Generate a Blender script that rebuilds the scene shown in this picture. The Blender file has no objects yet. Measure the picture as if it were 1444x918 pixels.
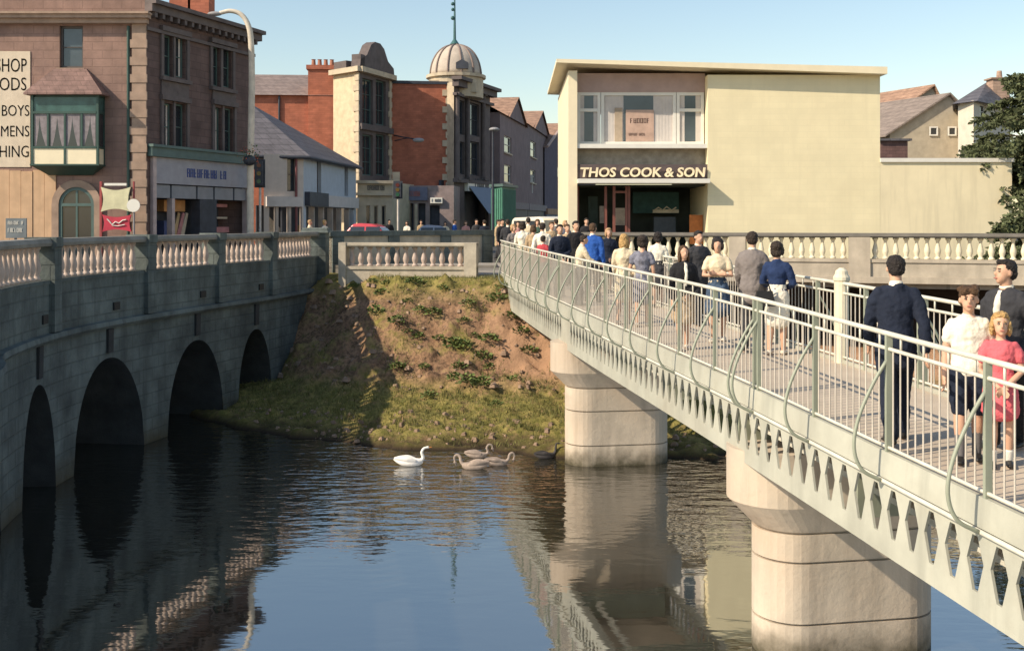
import bpy, bmesh, math, random
from mathutils import Vector, Matrix, noise
R = math.radians
random.seed(7)
C = bpy.context.scene.collection
SC = bpy.context.scene
# ------------------------------------------------------------------ camera, sky, sun, exposure
FPX, CX, HY, CAMZ = 1500.0, 722.0, 313.0, 5.2
cd = bpy.data.cameras.new('camera'); cam = bpy.data.objects.new('camera', cd); C.objects.link(cam)
cam.location = (0, 0, CAMZ); cam.rotation_euler = (R(90), 0, 0)
cd.sensor_width = 36; cd.lens = 36*FPX/1444; cd.shift_y = -(459-HY)/1444
cd.clip_start = .1; cd.clip_end = 5000
SC.camera = cam
SUN_EL, SUN_K = 37.0, 27.0          # elevation; shadow heading from +X towards +Y
w = bpy.data.worlds.new('World'); SC.world = w; w.use_nodes = True
nt = w.node_tree; bg = nt.nodes['Background']
sky = nt.nodes.new('ShaderNodeTexSky'); sky.sky_type = 'NISHITA'; sky.sun_disc = False
sky.sun_elevation = R(SUN_EL)
# the sun stands in direction (-cos k, -sin k); Nishita rotation 0 = +Y, turning towards +X
sx, sy = -math.cos(R(SUN_K)), -math.sin(R(SUN_K))
sky.sun_rotation = math.atan2(sx, sy)
sky.air_density = 1.3; sky.dust_density = .55; sky.ozone_density = .65
nt.links.new(sky.outputs[0], bg.inputs[0]); bg.inputs[1].default_value = .125
sl = bpy.data.lights.new('sun', 'SUN'); so = bpy.data.objects.new('sun', sl); C.objects.link(so)
sl.energy = 4.7; sl.angle = R(.6); sl.color = (1, .86, .67)
ldir = Vector((math.cos(R(SUN_K))*math.cos(R(SUN_EL)), math.sin(R(SUN_K))*math.cos(R(SUN_EL)), -math.sin(R(SUN_EL))))
so.rotation_euler = ldir.to_track_quat('-Z', 'Y').to_euler(); so.location = (-30, -20, 40)
vs = SC.view_settings; vs.view_transform = 'Standard'; vs.look = 'None'; vs.exposure = 0.36; vs.gamma = 1; vs.use_curve_mapping = False

# ------------------------------------------------------------------ materials
MATS = {}
def _mix(n, l, fac, a, b, mode='MIX'):
    m = n.new('ShaderNodeMix'); m.data_type = 'RGBA'; m.blend_type = mode
    for s, v in ((m.inputs[0], fac), (m.inputs[6], a), (m.inputs[7], b)):
        if isinstance(v, (int, float)): s.default_value = v
        elif isinstance(v, tuple): s.default_value = (*v[:3], 1)
        else: l.new(v, s)
    return m.outputs[2]
def _noise(n, l, vec, scale, detail=6, rough=.6):
    t = n.new('ShaderNodeTexNoise'); t.inputs['Scale'].default_value = scale; t.inputs['Detail'].default_value = detail
    t.inputs['Roughness'].default_value = rough; l.new(vec, t.inputs['Vector']); return t.outputs['Fac']
def _ramp(n, l, fac, a, b):
    r = n.new('ShaderNodeMapRange'); r.inputs[1].default_value = a; r.inputs[2].default_value = b; l.new(fac, r.inputs[0]); return r.outputs[0]
def mat(name, col, rough=.8, var=.18, scale=2.5, bump=.0, bscale=25, metal=0, streak=0, brick=None, mortar=None, stain=0, staincol=None, spec=.4, coat=0, bc=.8, tide=None):
    if name in MATS: return MATS[name]
    m = bpy.data.materials.new(name); m.use_nodes = True; MATS[name] = m
    n = m.node_tree.nodes; l = m.node_tree.links; b = n['Principled BSDF']
    tc = n.new('ShaderNodeTexCoord'); geo = n.new('ShaderNodeNewGeometry'); P = geo.outputs['Position']
    dark = tuple(c*(1-var) for c in col); lite = tuple(min(1, c*(1+var)) for c in col)
    o = _mix(n, l, _ramp(n, l, _noise(n, l, P, scale), .3, .7), dark, lite)
    h = None
    if brick:
        bw, bh = brick
        sp = n.new('ShaderNodeSeparateXYZ'); l.new(P, sp.inputs[0])
        ma = n.new('ShaderNodeMath'); ma.operation = 'MULTIPLY_ADD'; l.new(sp.outputs[1], ma.inputs[0]); ma.inputs[1].default_value = .93; l.new(sp.outputs[0], ma.inputs[2])
        cb = n.new('ShaderNodeCombineXYZ'); l.new(ma.outputs[0], cb.inputs[0]); l.new(sp.outputs[2], cb.inputs[1])
        bt = n.new('ShaderNodeTexBrick'); l.new(cb.outputs[0], bt.inputs['Vector'])
        bt.inputs['Scale'].default_value = 1; bt.inputs['Brick Width'].default_value = bw; bt.inputs['Row Height'].default_value = bh
        bt.inputs['Mortar Size'].default_value = bh*.07; bt.inputs['Mortar Smooth'].default_value = .4; bt.inputs['Bias'].default_value = 0
        bt.inputs['Color1'].default_value = (bc, bc, bc, 1); bt.inputs['Color2'].default_value = (1.0, 1.0, 1.0, 1)
        mo = mortar or (.6, .6, .6); bt.inputs['Mortar'].default_value = (*mo, 1)
        o = _mix(n, l, 1.0, o, bt.outputs['Color'], 'MULTIPLY')
        h = bt.outputs['Fac']
    if streak:
        mp = n.new('ShaderNodeMapping'); mp.inputs['Scale'].default_value = (1, 1, .09); l.new(P, mp.inputs[0])
        o = _mix(n, l, _ramp(n, l, _noise(n, l, mp.outputs[0], 3.2, 5), .5, .75), o, tuple(c*(1-streak) for c in col))
    if stain:
        sc = staincol or tuple(c*.45 for c in col)
        f = _ramp(n, l, _noise(n, l, P, .55, 8, .7), .48, .75)
        mm = n.new('ShaderNodeMath'); mm.operation = 'MULTIPLY'; l.new(f, mm.inputs[0]); mm.inputs[1].default_value = stain
        o = _mix(n, l, mm.outputs[0], o, sc)
    if tide:
        sz = n.new('ShaderNodeSeparateXYZ'); l.new(P, sz.inputs[0]); ad = n.new('ShaderNodeMath'); ad.operation = 'MULTIPLY_ADD'; l.new(_noise(n, l, P, 3.5, 6), ad.inputs[0]); ad.inputs[1].default_value = -.55; l.new(sz.outputs[2], ad.inputs[2])
        o = _mix(n, l, _ramp(n, l, ad.outputs[0], tide, -.28), o, (.07,.06,.035))
    l.new(o, b.inputs['Base Color'])
    b.inputs['Roughness'].default_value = rough; b.inputs['Metallic'].default_value = metal
    b.inputs['Specular IOR Level'].default_value = spec
    if coat: b.inputs['Coat Weight'].default_value = coat
    if bump:
        bp = n.new('ShaderNodeBump'); bp.inputs['Strength'].default_value = bump; bp.inputs['Distance'].default_value = .03
        hh = _noise(n, l, P, bscale, 8)
        if h is not None:
            s = n.new('ShaderNodeMath'); s.operation = 'MULTIPLY_ADD'; l.new(h, s.inputs[0]); s.inputs[1].default_value = -1.0; l.new(hh, s.inputs[2]); hh = s.outputs[0]
        l.new(hh, bp.inputs['Height']); l.new(bp.outputs[0], b.inputs['Normal'])
    return m

def plain(name, col, rough=.6, **k):
    return mat(name, col, rough, var=k.pop('var', .06), **k)
GLASS = mat('window_glass', (.025, .03, .035), .08, var=.3, scale=.6, spec=.7)
GLASS2 = mat('window_glass_grey', (.06, .075, .085), .1, var=.4, scale=.5, spec=.7)

# ------------------------------------------------------------------ geometry helpers
ORG = {}
def V3(p): return Vector(p)
class MB:
    def __init__(s): s.v = []; s.f = []; s.c = []
    def add(s, vs, fs):
        s.c.append((vs, fs)); b = len(s.v); s.v += [tuple(p) for p in vs]; s.f += [tuple(i+b for i in f) for f in fs]
    def hexa(s, p):    # 8 points: bottom ring 4, top ring 4
        s.add(p, [(3,2,1,0),(4,5,6,7),(0,1,5,4),(1,2,6,5),(2,3,7,6),(3,0,4,7)])
    def box(s, x0, x1, y0, y1, z0, z1):
        s.hexa([(x0,y0,z0),(x1,y0,z0),(x1,y1,z0),(x0,y1,z0),(x0,y0,z1),(x1,y0,z1),(x1,y1,z1),(x0,y1,z1)])
    def fbox(s, F, u0, u1, o0, o1, z0, z1):   # o0 (inner) < o1 (outer)
        s.hexa([F.p(u0,o1,z0),F.p(u1,o1,z0),F.p(u1,o0,z0),F.p(u0,o0,z0),F.p(u0,o1,z1),F.p(u1,o1,z1),F.p(u1,o0,z1),F.p(u0,o0,z1)])
    def prism(s, pts, d):
        n = len(pts); d = Vector(d); a = [Vector(p) for p in pts]
        s.add(a+[p+d for p in a], [tuple(range(n))[::-1], tuple(range(n, 2*n))]+[(i,(i+1)%n,n+(i+1)%n,n+i) for i in range(n)])
    def zprism(s, poly, z0, z1): s.prism([(x,y,z0) for x,y in poly], (0,0,z1-z0))
    def frustum(s, p0, p1, z0, z1):
        n = len(p0)
        s.add([(x,y,z0) for x,y in p0]+[(x,y,z1) for x,y in p1], [tuple(range(n))[::-1], tuple(range(n,2*n))]+[(i,(i+1)%n,n+(i+1)%n,n+i) for i in range(n)])
    def lathe(s, prof, c=(0,0,0), n=12):
        b = []
        for r, z in prof:
            for k in range(n):
                a = 2*math.pi*k/n; b.append((c[0]+r*math.cos(a), c[1]+r*math.sin(a), c[2]+z))
        m = len(prof)
        fs = [(i*n+k, i*n+(k+1)%n, (i+1)*n+(k+1)%n, (i+1)*n+k) for i in range(m-1) for k in range(n)]
        fs += [tuple(range(n))[::-1], tuple((m-1)*n+k for k in range(n))]
        s.add(b, fs)
    def tube(s, path, r, n=8, cap=True):
        path = [Vector(p) for p in path]; rr = r if isinstance(r, (list, tuple)) else [r]*len(path)
        m = len(path); b = []; up = None
        for i, p in enumerate(path):
            t = (path[min(i+1,m-1)]-path[max(i-1,0)])
            if t.length < 1e-9: t = Vector((0,0,1))
            t.normalize()
            if up is None:
                up = Vector((0,0,1)) if abs(t.z) < .9 else Vector((1,0,0))
            x = t.cross(up); x.normalize(); y = x.cross(t); up = y
            for k in range(n):
                a = 2*math.pi*k/n; b.append(p + x*(rr[i]*math.cos(a)) + y*(rr[i]*math.sin(a)))
        fs = [(i*n+k, i*n+(k+1)%n, (i+1)*n+(k+1)%n, (i+1)*n+k) for i in range(m-1) for k in range(n)]
        if cap: fs += [tuple(range(n))[::-1], tuple((m-1)*n+k for k in range(n))]
        s.add(b, fs)
    def loft(s, rings, side=Vector((1,0,0)), n=14):
        # rings: (centre, rx, ry): ellipses, rx along side, ry across; the ends closed with rounded caps
        P = [Vector(r[0]) for r in rings]; m = len(P); b = []
        side = Vector(side)
        full = []
        for i in range(m):
            t = (P[min(i+1,m-1)]-P[max(i-1,0)]).normalized()
            x = (side - t*side.dot(t)).normalized(); y = t.cross(x)
            full.append((P[i], rings[i][1], rings[i][2], x, y, t))
        a = full[0]; z = full[-1]; L = []
        for q in (.25, .6, .88):
            k = min(a[1], a[2]); L.append((a[0]-a[5]*k*math.sqrt(1-q*q)*.6, a[1]*q, a[2]*q, a[3], a[4]))
        L += [f[:5] for f in full]
        for q in (.88, .6, .25):
            k = min(z[1], z[2]); L.append((z[0]+z[5]*k*math.sqrt(1-q*q)*.6, z[1]*q, z[2]*q, z[3], z[4]))
        for c, rx, ry, x, y in L:
            for k in range(n):
                an = 2*math.pi*k/n; b.append(c+x*(rx*math.cos(an))+y*(ry*math.sin(an)))
        m = len(L)
        fs = [(i*n+k, i*n+(k+1)%n, (i+1)*n+(k+1)%n, (i+1)*n+k) for i in range(m-1) for k in range(n)]
        fs += [tuple(range(n))[::-1], tuple((m-1)*n+k for k in range(n))]
        s.add(b, fs)
    def ell(s, c, rx, ry, rz, n=14, m=9, M=None):
        c = Vector(c); b = []
        for i in range(m+1):
            th = math.pi*(i+.15)/(m+.3)
            for k in range(n):
                a = 2*math.pi*k/n; p = Vector((rx*math.sin(th)*math.cos(a), ry*math.sin(th)*math.sin(a), -rz*math.cos(th)))
                b.append(c + (M @ p if M else p))
        fs = [(i*n+k, i*n+(k+1)%n, (i+1)*n+(k+1)%n, (i+1)*n+k) for i in range(m) for k in range(n)]
        fs += [tuple(range(n))[::-1], tuple(m*n+k for k in range(n))]
        s.add(b, fs)
    def build_each(s, name, material, parent=None):
        return [MBc(c).build(name, material, parent) for c in s.c]
    def build(s, name, material, parent=None, smooth=False, local=False, fix=True):
        me = bpy.data.meshes.new(name)
        o0 = Vector((0,0,0)) if (local or parent is None) else ORG.get(parent.name, Vector((0,0,0)))
        me.from_pydata([tuple(Vector(p)-o0) for p in s.v], [], s.f)
        if fix:
            bm = bmesh.new(); bm.from_mesh(me); bmesh.ops.recalc_face_normals(bm, faces=bm.faces); bm.to_mesh(me); bm.free()
        if smooth:
            me.polygons.foreach_set('use_smooth', [True]*len(me.polygons))
        me.materials.append(material)
        o = bpy.data.objects.new(name, me); C.objects.link(o)
        if parent is not None: o.parent = parent; ORG[o.name] = o0
        return o
def MBc(c):
    m = MB(); m.add(*c); return m
def thing(name, label, cat, loc=(0,0,0), group=None, rz=0):
    o = bpy.data.objects.new(name, None); C.objects.link(o); o.location = loc; o.rotation_euler = (0,0,rz); o.empty_display_size = .3
    o['label'] = label; o['category'] = cat
    if group: o['group'] = group
    ORG[o.name] = Vector(loc); return o
def tag(o, label, cat, group=None, kind=None):
    o['label'] = label; o['category'] = cat
    if group: o['group'] = group
    if kind: o['kind'] = kind
    return o
def struct(o, label=None, cat=None, kind='structure'):
    o['kind'] = kind
    if label: o['label'] = label; o['category'] = cat or o.name
    return o
def dup(root, loc, rz=0, label=None, group=None):
    r = root.copy(); C.objects.link(r); r.location = loc; r.rotation_euler = (0,0,rz)
    if label: r['label'] = label
    if group: r['group'] = group
    for ch in list(root.children):
        c = ch.copy(); C.objects.link(c); c.parent = r
        for g in list(ch.children):
            d = g.copy(); C.objects.link(d); d.parent = c
    return r
def copy_part(src, parent, loc, rz=0):     # a repeated part sharing its mesh; loc in world
    o = src.copy(); C.objects.link(o); o.parent = parent
    o.location = Vector(loc)-ORG.get(parent.name, Vector((0,0,0))); o.rotation_euler = (0,0,rz); return o
def px(x, y, d): return Vector(((x-CX)*d/FPX, d, CAMZ-(y-HY)*d/FPX))
def pl(x, d): return Vector(((x-CX)*d/FPX, d))
class Face:
    def __init__(s, A, B):
        s.A = Vector(A); d = Vector(B)-s.A; s.L = d.length; s.t = d/s.L; s.n = Vector((s.t.y, -s.t.x))
    def p(s, u, o, z): q = s.A+s.t*u+s.n*o; return Vector((q.x, q.y, z))
    def ud(s, x):
        r = (x-CX)/FPX      # A.x + t.x u = r k ; A.y + t.y u = k
        u = (r*s.A.y-s.A.x)/(s.t.x-r*s.t.y); return u, s.A.y+s.t.y*u
    def z(s, x, y): u, k = s.ud(x); return CAMZ-(y-HY)*k/FPX
    def rect(s, x0, y0, x1, y1):
        u0 = s.ud(x0)[0]; u1 = s.ud(x1)[0]; xm = (x0+x1)/2
        return (u0, s.z(xm, y1), u1, s.z(xm, y0))
    def off(s, o): f = Face(s.A+s.n*o, s.A+s.n*o+s.t*s.L); return f
def wall(mb, F, u0, u1, z0, z1, holes=(), rev=.18):
    us = sorted(set([u0, u1]+[h[0] for h in holes]+[h[2] for h in holes])); zs = sorted(set([z0, z1]+[h[1] for h in holes]+[h[3] for h in holes]))
    us = [u for u in us if u0-1e-6 <= u <= u1+1e-6]; zs = [z for z in zs if z0-1e-6 <= z <= z1+1e-6]
    for a, b in zip(us, us[1:]):
        for c, d in zip(zs, zs[1:]):
            um, zm = (a+b)/2, (c+d)/2
            if any(h[0] < um < h[2] and h[1] < zm < h[3] for h in holes): continue
            mb.add([F.p(a,0,c),F.p(b,0,c),F.p(b,0,d),F.p(a,0,d)], [(0,1,2,3)])
    for h in holes:
        a, c, b, d = h
        for q in ([(a,c),(b,c)],[(b,c),(b,d)],[(b,d),(a,d)],[(a,d),(a,c)]):
            (ua,za),(ub,zb) = q
            mb.add([F.p(ua,0,za),F.p(ub,0,zb),F.p(ub,-rev,zb),F.p(ua,-rev,za)], [(0,1,2,3)])
def shell(mb, poly, z0, z1, holes={}, rev=.18, cap=True):
    n = len(poly)
    for i in range(n):
        F = Face(poly[i], poly[(i+1)%n]); wall(mb, F, 0, F.L, z0, z1, holes.get(i, ()), rev)
    if cap: mb.add([(p[0],p[1],z1) for p in poly], [tuple(range(n))])
def window(F, rc, parent, fm, nx=2, ny=2, rec=.12, glass=None, fw=.06, bar=.035, sill=None, curtain=None, zsplit=None, name='window'):
    a, c, b, d = rc; m = MB()
    m.fbox(F, a, b, -rec-.05, -rec, c, c+fw); m.fbox(F, a, b, -rec-.05, -rec, d-fw, d)
    m.fbox(F, a, a+fw, -rec-.05, -rec, c+fw, d-fw); m.fbox(F, b-fw, b, -rec-.05, -rec, c+fw, d-fw)
    for i in range(1, nx):
        u = a+(b-a)*i/nx; m.fbox(F, u-bar/2, u+bar/2, -rec-.045, -rec-.004, c+fw, d-fw)
    for j in range(1, ny):
        z = c+(d-c)*(zsplit if zsplit else j/ny); m.fbox(F, a+fw, b-fw, -rec-.05, -rec+.004, z-bar/2, z+bar/2)
    o = m.build(name, fm, parent)
    g = MB(); g.fbox(F, a+.01, b-.01, -rec-.09, -rec-.056, c+.01, d-.01); g.build('pane', glass or GLASS, o)
    if sill:
        q = MB(); q.fbox(F, a-.1, b+.1, .003, .12, c-.14, c-.02); q.build('sill', sill, o)
    if curtain:
        for (ua, ub) in ((a+fw, a+(b-a)*.3), (b-(b-a)*.3, b-fw)):
            k = 6; q = MB()
            for i in range(k):
                x0 = ua+(ub-ua)*i/k; x1 = ua+(ub-ua)*(i+1)/k; xm = (x0+x1)/2
                q.add([F.p(x0,-rec-.054,c+fw),F.p(xm,-rec-.05,c+fw),F.p(x1,-rec-.054,c+fw),F.p(x0,-rec-.054,d-fw),F.p(xm,-rec-.05,d-fw),F.p(x1,-rec-.054,d-fw)], [(0,1,4,3),(1,2,5,4)])
            q.build('curtain', curtain, o)
    return o
def text_mb(body, size, ext=.02, shear=0., bold=.0, align='CENTER'):
    cu = bpy.data.curves.new('t', 'FONT'); cu.body = body; cu.size = size; cu.extrude = ext; cu.shear = shear; cu.offset = bold
    cu.align_x = align; cu.resolution_u = 3
    o = bpy.data.objects.new('t', cu); C.objects.link(o)
    dg = bpy.context.evaluated_depsgraph_get(); dg.update()
    me = bpy.data.meshes.new_from_object(o.evaluated_get(dg))
    vs = [v.co.copy() for v in me.vertices]; fs = [tuple(p.vertices) for p in me.polygons]
    bpy.data.objects.remove(o); bpy.data.curves.remove(cu); bpy.data.meshes.remove(me)
    return vs, fs
def text_on(F, body, uc, z0, height, parent, material, ext=.015, off=.02, shear=0., bold=.0, align='CENTER', width=None, name='lettering'):
    vs, fs = text_mb(body, height/.7, ext, shear, bold, align)
    if width:
        xs = [v.x for v in vs]; k = width/(max(xs)-min(xs))
        for v in vs: v.x *= k
    m = MB(); m.add([F.p(uc+v.x, off+v.z, z0+v.y) for v in vs], fs)
    return m.build(name, material, parent, fix=False)
def curve_pts(pts, n=8):
    P = [Vector(p) for p in pts]; P = [2*P[0]-P[1]]+P+[2*P[-1]-P[-2]]; out = []
    for i in range(1, len(P)-2):
        for k in range(n):
            t = k/n; a, b, c, d = P[i-1], P[i], P[i+1], P[i+2]
            out.append(.5*((2*b)+(c-a)*t+(2*a-5*b+4*c-d)*t*t+(3*b-a-3*c+d)*t**3))
    out.append(P[-2]); return out
def interp(tab, x):
    if x <= tab[0][0]: a, b = tab[0], tab[1]
    elif x >= tab[-1][0]: a, b = tab[-2], tab[-1]
    else:
        for a, b in zip(tab, tab[1:]):
            if a[0] <= x <= b[0]: break
    return a[1]+(b[1]-a[1])*(x-a[0])/(b[0]-a[0])
def smoothtab(tab, n=10): return [(p.x, p.y) for p in curve_pts([(a, b) for a, b in tab], n)]
# ------------------------------------------------------------------ ground, river, bank
ROADZ = 3.7
ASPH = mat('asphalt', (.06,.058,.055), .9, var=.25, scale=1.5, bump=.15, bscale=60)
PAVE = mat('paving', (.3,.27,.23), .85, var=.2, scale=3, bump=.1, brick=(.9,.6))
TOE = smoothtab([(-60,33),(-20,31.5),(-10,29.3),(-8,28.2),(-7.1,27.2),(-5.5,25.8),(-2.8,24.45),(.9,23.95),(4,23.6),(10,23.3),(60,22)], 8)
def bank_z(x, y):
    t = y-interp(TOE, x)
    n1 = noise.noise(Vector((x*.45, y*.45, 3.1))); n2 = noise.noise(Vector((x*1.7, y*1.7, .4))); n3 = noise.noise(Vector((x*5, y*5, 7.7)))
    t += n1*.6+.12*n2
    top = 3.42 if x < 1.6 else 3.42-2.2*min(1, (x-1.6)/2.2)
    if t < 0: z = max(-1.2, t*.5)
    elif t < 4.6: z = .05+.6*(t/4.6)**1.15
    elif t < 9:
        k = (t-4.6)/4.4; k = k*k*(3-2*k)*.45+k*.55; z = .65+(top-.65)*k
    else: z = top
    rough = 1 if 0 < t < 8.7 else .3
    slope = 1.0 if 4 < t < 8.8 else .45
    return z+rough*slope*(.17*n1+.30*n2*abs(n2)*2+.12*n3+.09*noise.noise(Vector((x*9,y*9,1)))+.22*max(0,noise.noise(Vector((x*1.1,y*2.2,9)))))
def grid_mesh(name, xs, ys, zf, material):
    m = MB(); nx = len(xs)
    vs = [(x, y, zf(x, y)) for y in ys for x in xs]
    fs = [(j*nx+i, j*nx+i+1, (j+1)*nx+i+1, (j+1)*nx+i) for j in range(len(ys)-1) for i in range(nx-1)]
    m.add(vs, fs); return m.build(name, material, None, smooth=True, fix=False)
def frange(a, b, s): n = max(1, round((b-a)/s)); return [a+(b-a)*i/n for i in range(n+1)]
# bank soil and grass
bm_ = bpy.data.materials.new('bank_soil'); bm_.use_nodes = True
n = bm_.node_tree.nodes; l = bm_.node_tree.links; b = n['Principled BSDF']; g = n.new('ShaderNodeNewGeometry'); P = g.outputs['Position']
soil = _mix(n, l, _ramp(n, l, _noise(n, l, P, 1.6, 10, .7), .35, .65), (.20,.115,.065), (.44,.27,.16))
soil = _mix(n, l, _ramp(n, l, _noise(n, l, P, 9, 8, .7), .45, .62), soil, (.11,.07,.045))
grass = _mix(n, l, _ramp(n, l, _noise(n, l, P, 4, 8, .7), .4, .62), (.15,.14,.035), (.32,.26,.085))
sp = n.new('ShaderNodeSeparateXYZ'); l.new(P, sp.inputs[0])
low = _ramp(n, l, sp.outputs[2], .95, .55)          # foreshore is grassy
tp = _ramp(n, l, sp.outputs[2], 2.7, 3.3)            # so is the crest
wet = _ramp(n, l, sp.outputs[2], .22, .02)
patch = _ramp(n, l, _noise(n, l, P, .8, 7, .7), .5, .62)
def mth(op, a, c):
    q = n.new('ShaderNodeMath'); q.operation = op
    for i, v in enumerate((a, c)):
        if isinstance(v, float): q.inputs[i].default_value = v
        else: l.new(v, q.inputs[i])
    return q.outputs[0]
bare = mth('MULTIPLY', _ramp(n, l, sp.outputs[0], -1.6, .2), _ramp(n, l, sp.outputs[2], .5, 1.0))
soil = _mix(n, l, bare, soil, (.42,.25,.15))
patch = mth('MULTIPLY', patch, _ramp(n, l, bare, 1.0, .3))
gm = mth('MAXIMUM', mth('MAXIMUM', low, tp), patch)
gm = mth('MULTIPLY', gm, _ramp(n, l, _noise(n, l, P, 3.1, 9, .75), .3, .5))
o_ = _mix(n, l, gm, soil, grass)
o_ = _mix(n, l, wet, o_, (.05,.035,.022))
l.new(o_, b.inputs['Base Color']); b.inputs['Roughness'].default_value = .95; b.inputs['Specular IOR Level'].default_value = .15
bp = n.new('ShaderNodeBump'); bp.inputs['Strength'].default_value = .9; bp.inputs['Distance'].default_value = .08
l.new(_noise(n, l, P, 7, 10, .75), bp.inputs['Height']); l.new(bp.outputs[0], b.inputs['Normal'])
xs = frange(-40,-9,1)+frange(-8.9,7,.09)[0:]+frange(7.5,45,.6)
ys = frange(20,23,.6)+frange(23.09,34.6,.09)+frange(34.8,37.2,.3)
bank = grid_mesh('river_bank', xs, ys, bank_z, bm_); struct(bank)
# land out to the horizon
m = MB(); m.add([(-900,37,ROADZ-.35),(900,37,ROADZ-.35),(900,2500,ROADZ-.35),(-900,2500,ROADZ-.35)], [(0,1,2,3)])
m.add([(-900,37,ROADZ-.35),(900,37,ROADZ-.35),(900,37,-1),(-900,37,-1)], [(0,1,2,3)])
struct(m.build('ground', mat('earth_ground', (.14,.12,.08), .95, var=.3, scale=.6)))
m = MB(); m.box(-60,60,-60,-3,-1,2.3); struct(m.build('near_bank', bm_))
# water
wm = bpy.data.materials.new('river_water'); wm.use_nodes = True
n = wm.node_tree.nodes; l = wm.node_tree.links; b = n['Principled BSDF']; g = n.new('ShaderNodeNewGeometry'); P = g.outputs['Position']
b.inputs['Roughness'].default_value = .03; b.inputs['IOR'].default_value = 5.5
l.new(_mix(n, l, _noise(n, l, P, .25, 3), (.014,.015,.012), (.03,.027,.018)), b.inputs['Base Color'])
mp = n.new('ShaderNodeMapping'); mp.inputs['Scale'].default_value = (.55, 1.25, 1); mp.inputs['Rotation'].default_value = (0,0,R(8)); l.new(P, mp.inputs[0])
f1 = _noise(n, l, mp.outputs[0], 3.2, 3, .5); f2 = _noise(n, l, mp.outputs[0], .9, 2, .5)
mask = _ramp(n, l, _noise(n, l, P, .16, 3, .5), .38, .62)
sp = n.new('ShaderNodeSeparateXYZ'); l.new(P, sp.inputs[0])
far = _ramp(n, l, sp.outputs[1], 16.0, 22.0)        # the upstream reach is more ruffled
amp = mth('ADD', mth('MULTIPLY', mth('MAXIMUM', mth('MULTIPLY', mask, .12), far), .75), .02)
b1 = n.new('ShaderNodeBump'); b1.inputs['Distance'].default_value = .055; l.new(mth('MULTIPLY', amp, .8), b1.inputs['Strength']); l.new(f1, b1.inputs['Height'])
b2 = n.new('ShaderNodeBump'); b2.inputs['Distance'].default_value = .05; b2.inputs['Strength'].default_value = .05; l.new(f2, b2.inputs['Height']); l.new(b1.outputs[0], b2.inputs['Normal'])
l.new(b2.outputs[0], b.inputs['Normal'])
m = MB(); m.add([(-80,-4,0),(80,-4,0),(80,37,0),(-80,37,0)], [(0,1,2,3)]); struct(m.build('river_water', wm))
m = MB(); m.add([(-80,-4,-1.3),(80,-4,-1.3),(80,37,-1.3),(-80,37,-1.3)], [(0,1,2,3)]); struct(m.build('river_bed', mat('silt', (.08,.06,.04), .95)))
# road and pavements beyond the river
m = MB(); m.add([(-60,37.0,ROADZ-.12),(80,37.0,ROADZ-.12),(80,200,ROADZ-.12),(-60,200,ROADZ-.12)], [(0,1,2,3)]); struct(m.build('road', ASPH))
m = MB()
m.hexa([(*pl(455,36.9),2.5),(*pl(700,36.9),2.5),(*pl(700,38.5),2.5),(*pl(455,38.5),2.5),(*pl(455,36.9),ROADZ),(*pl(700,36.9),ROADZ),(*pl(700,38.5),ROADZ),(*pl(455,38.5),ROADZ)])
m.hexa([(-1.4,34.3,2.4),(2.4,34.3,2.4),(4.5,39,2.4),(-1.2,39,2.4),(-1.4,34.3,3.5),(2.4,34.3,3.5),(4.5,39,ROADZ),(-1.2,39,ROADZ)])
m.hexa([(2.4,34.9,3.2),(16,30.6,3.2),(16,39.9,3.2),(2.4,39.9,3.2),(2.4,34.9,3.55),(16,30.6,3.55),(16,39.9,3.6),(2.4,39.9,3.6)])
struct(m.build('pavement', PAVE))

# ------------------------------------------------------------------ stone arch bridge
SHADED = mat('bridge_stone_shade', (.125,.145,.135), .9, var=.4, scale=1.3, bump=.6, bscale=7, brick=(.62,.29), mortar=(.78,.78,.78), bc=.88, streak=.45, stain=.8, staincol=(.035,.04,.04), tide=.3)  # darkened and tinted teal: shade on this face is put into the colour
COPING = mat('coping_stone', (.42,.37,.30), .85, var=.2, scale=4, bump=.2)
BALUST = mat('baluster_stone', (.47,.37,.31), .8, var=.14, scale=6, bump=.1)
DARKHOLE = plain('iron_dark', (.02,.02,.02), .7)
BC = curve_pts([(-6.4,10),(-6.9,13),(-7.7,15.8),(-8.3,17),(-8.62,18),(-8.9,19.8),(-8.98,21.8),(-8.74,24),(-8.32,26),(-7.8,28.3),(-7.0,31.6),(-6.35,35.9)], 12)
BL = [0]
for a, c in zip(BC, BC[1:]): BL.append(BL[-1]+(c-a).length)
def bpos(u, off=0):
    u = max(0, min(BL[-1]-1e-6, u)); i = max(k for k in range(len(BL)-1) if BL[k] <= u)
    t = (u-BL[i])/(BL[i+1]-BL[i]); p = BC[i].lerp(BC[i+1], t); d0 = (BC[max(i-1,0)]-BC[min(i+1,len(BC)-1)])*-1; d1 = (BC[i]-BC[min(i+2,len(BC)-1)])*-1
    d = d0.normalized().lerp(d1.normalized(), t).normalized(); return p+Vector((d.y,-d.x))*off
def bu_px(x):     # arc length where the sight line of column x meets the face
    best = min(range(len(BC)), key=lambda i: abs(BC[i].x/BC[i].y-(x-CX)/FPX)+(0 if BC[i].y > 16 else 9)); return BL[best]
def bu_y(y): return BL[min(range(len(BC)), key=lambda i: abs(BC[i].y-y))]
U1 = BL[-1]
arches = [(bu_y(13.6), bu_y(17.9), 2.15)]+[(bu_y(a), bu_y(c), z) for a, c, z in ((19.15,20.95,2.13),(21.75,24.85,2.22),(25.9,28.45,2.18),(29.35,31.3,2.15))]
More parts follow.
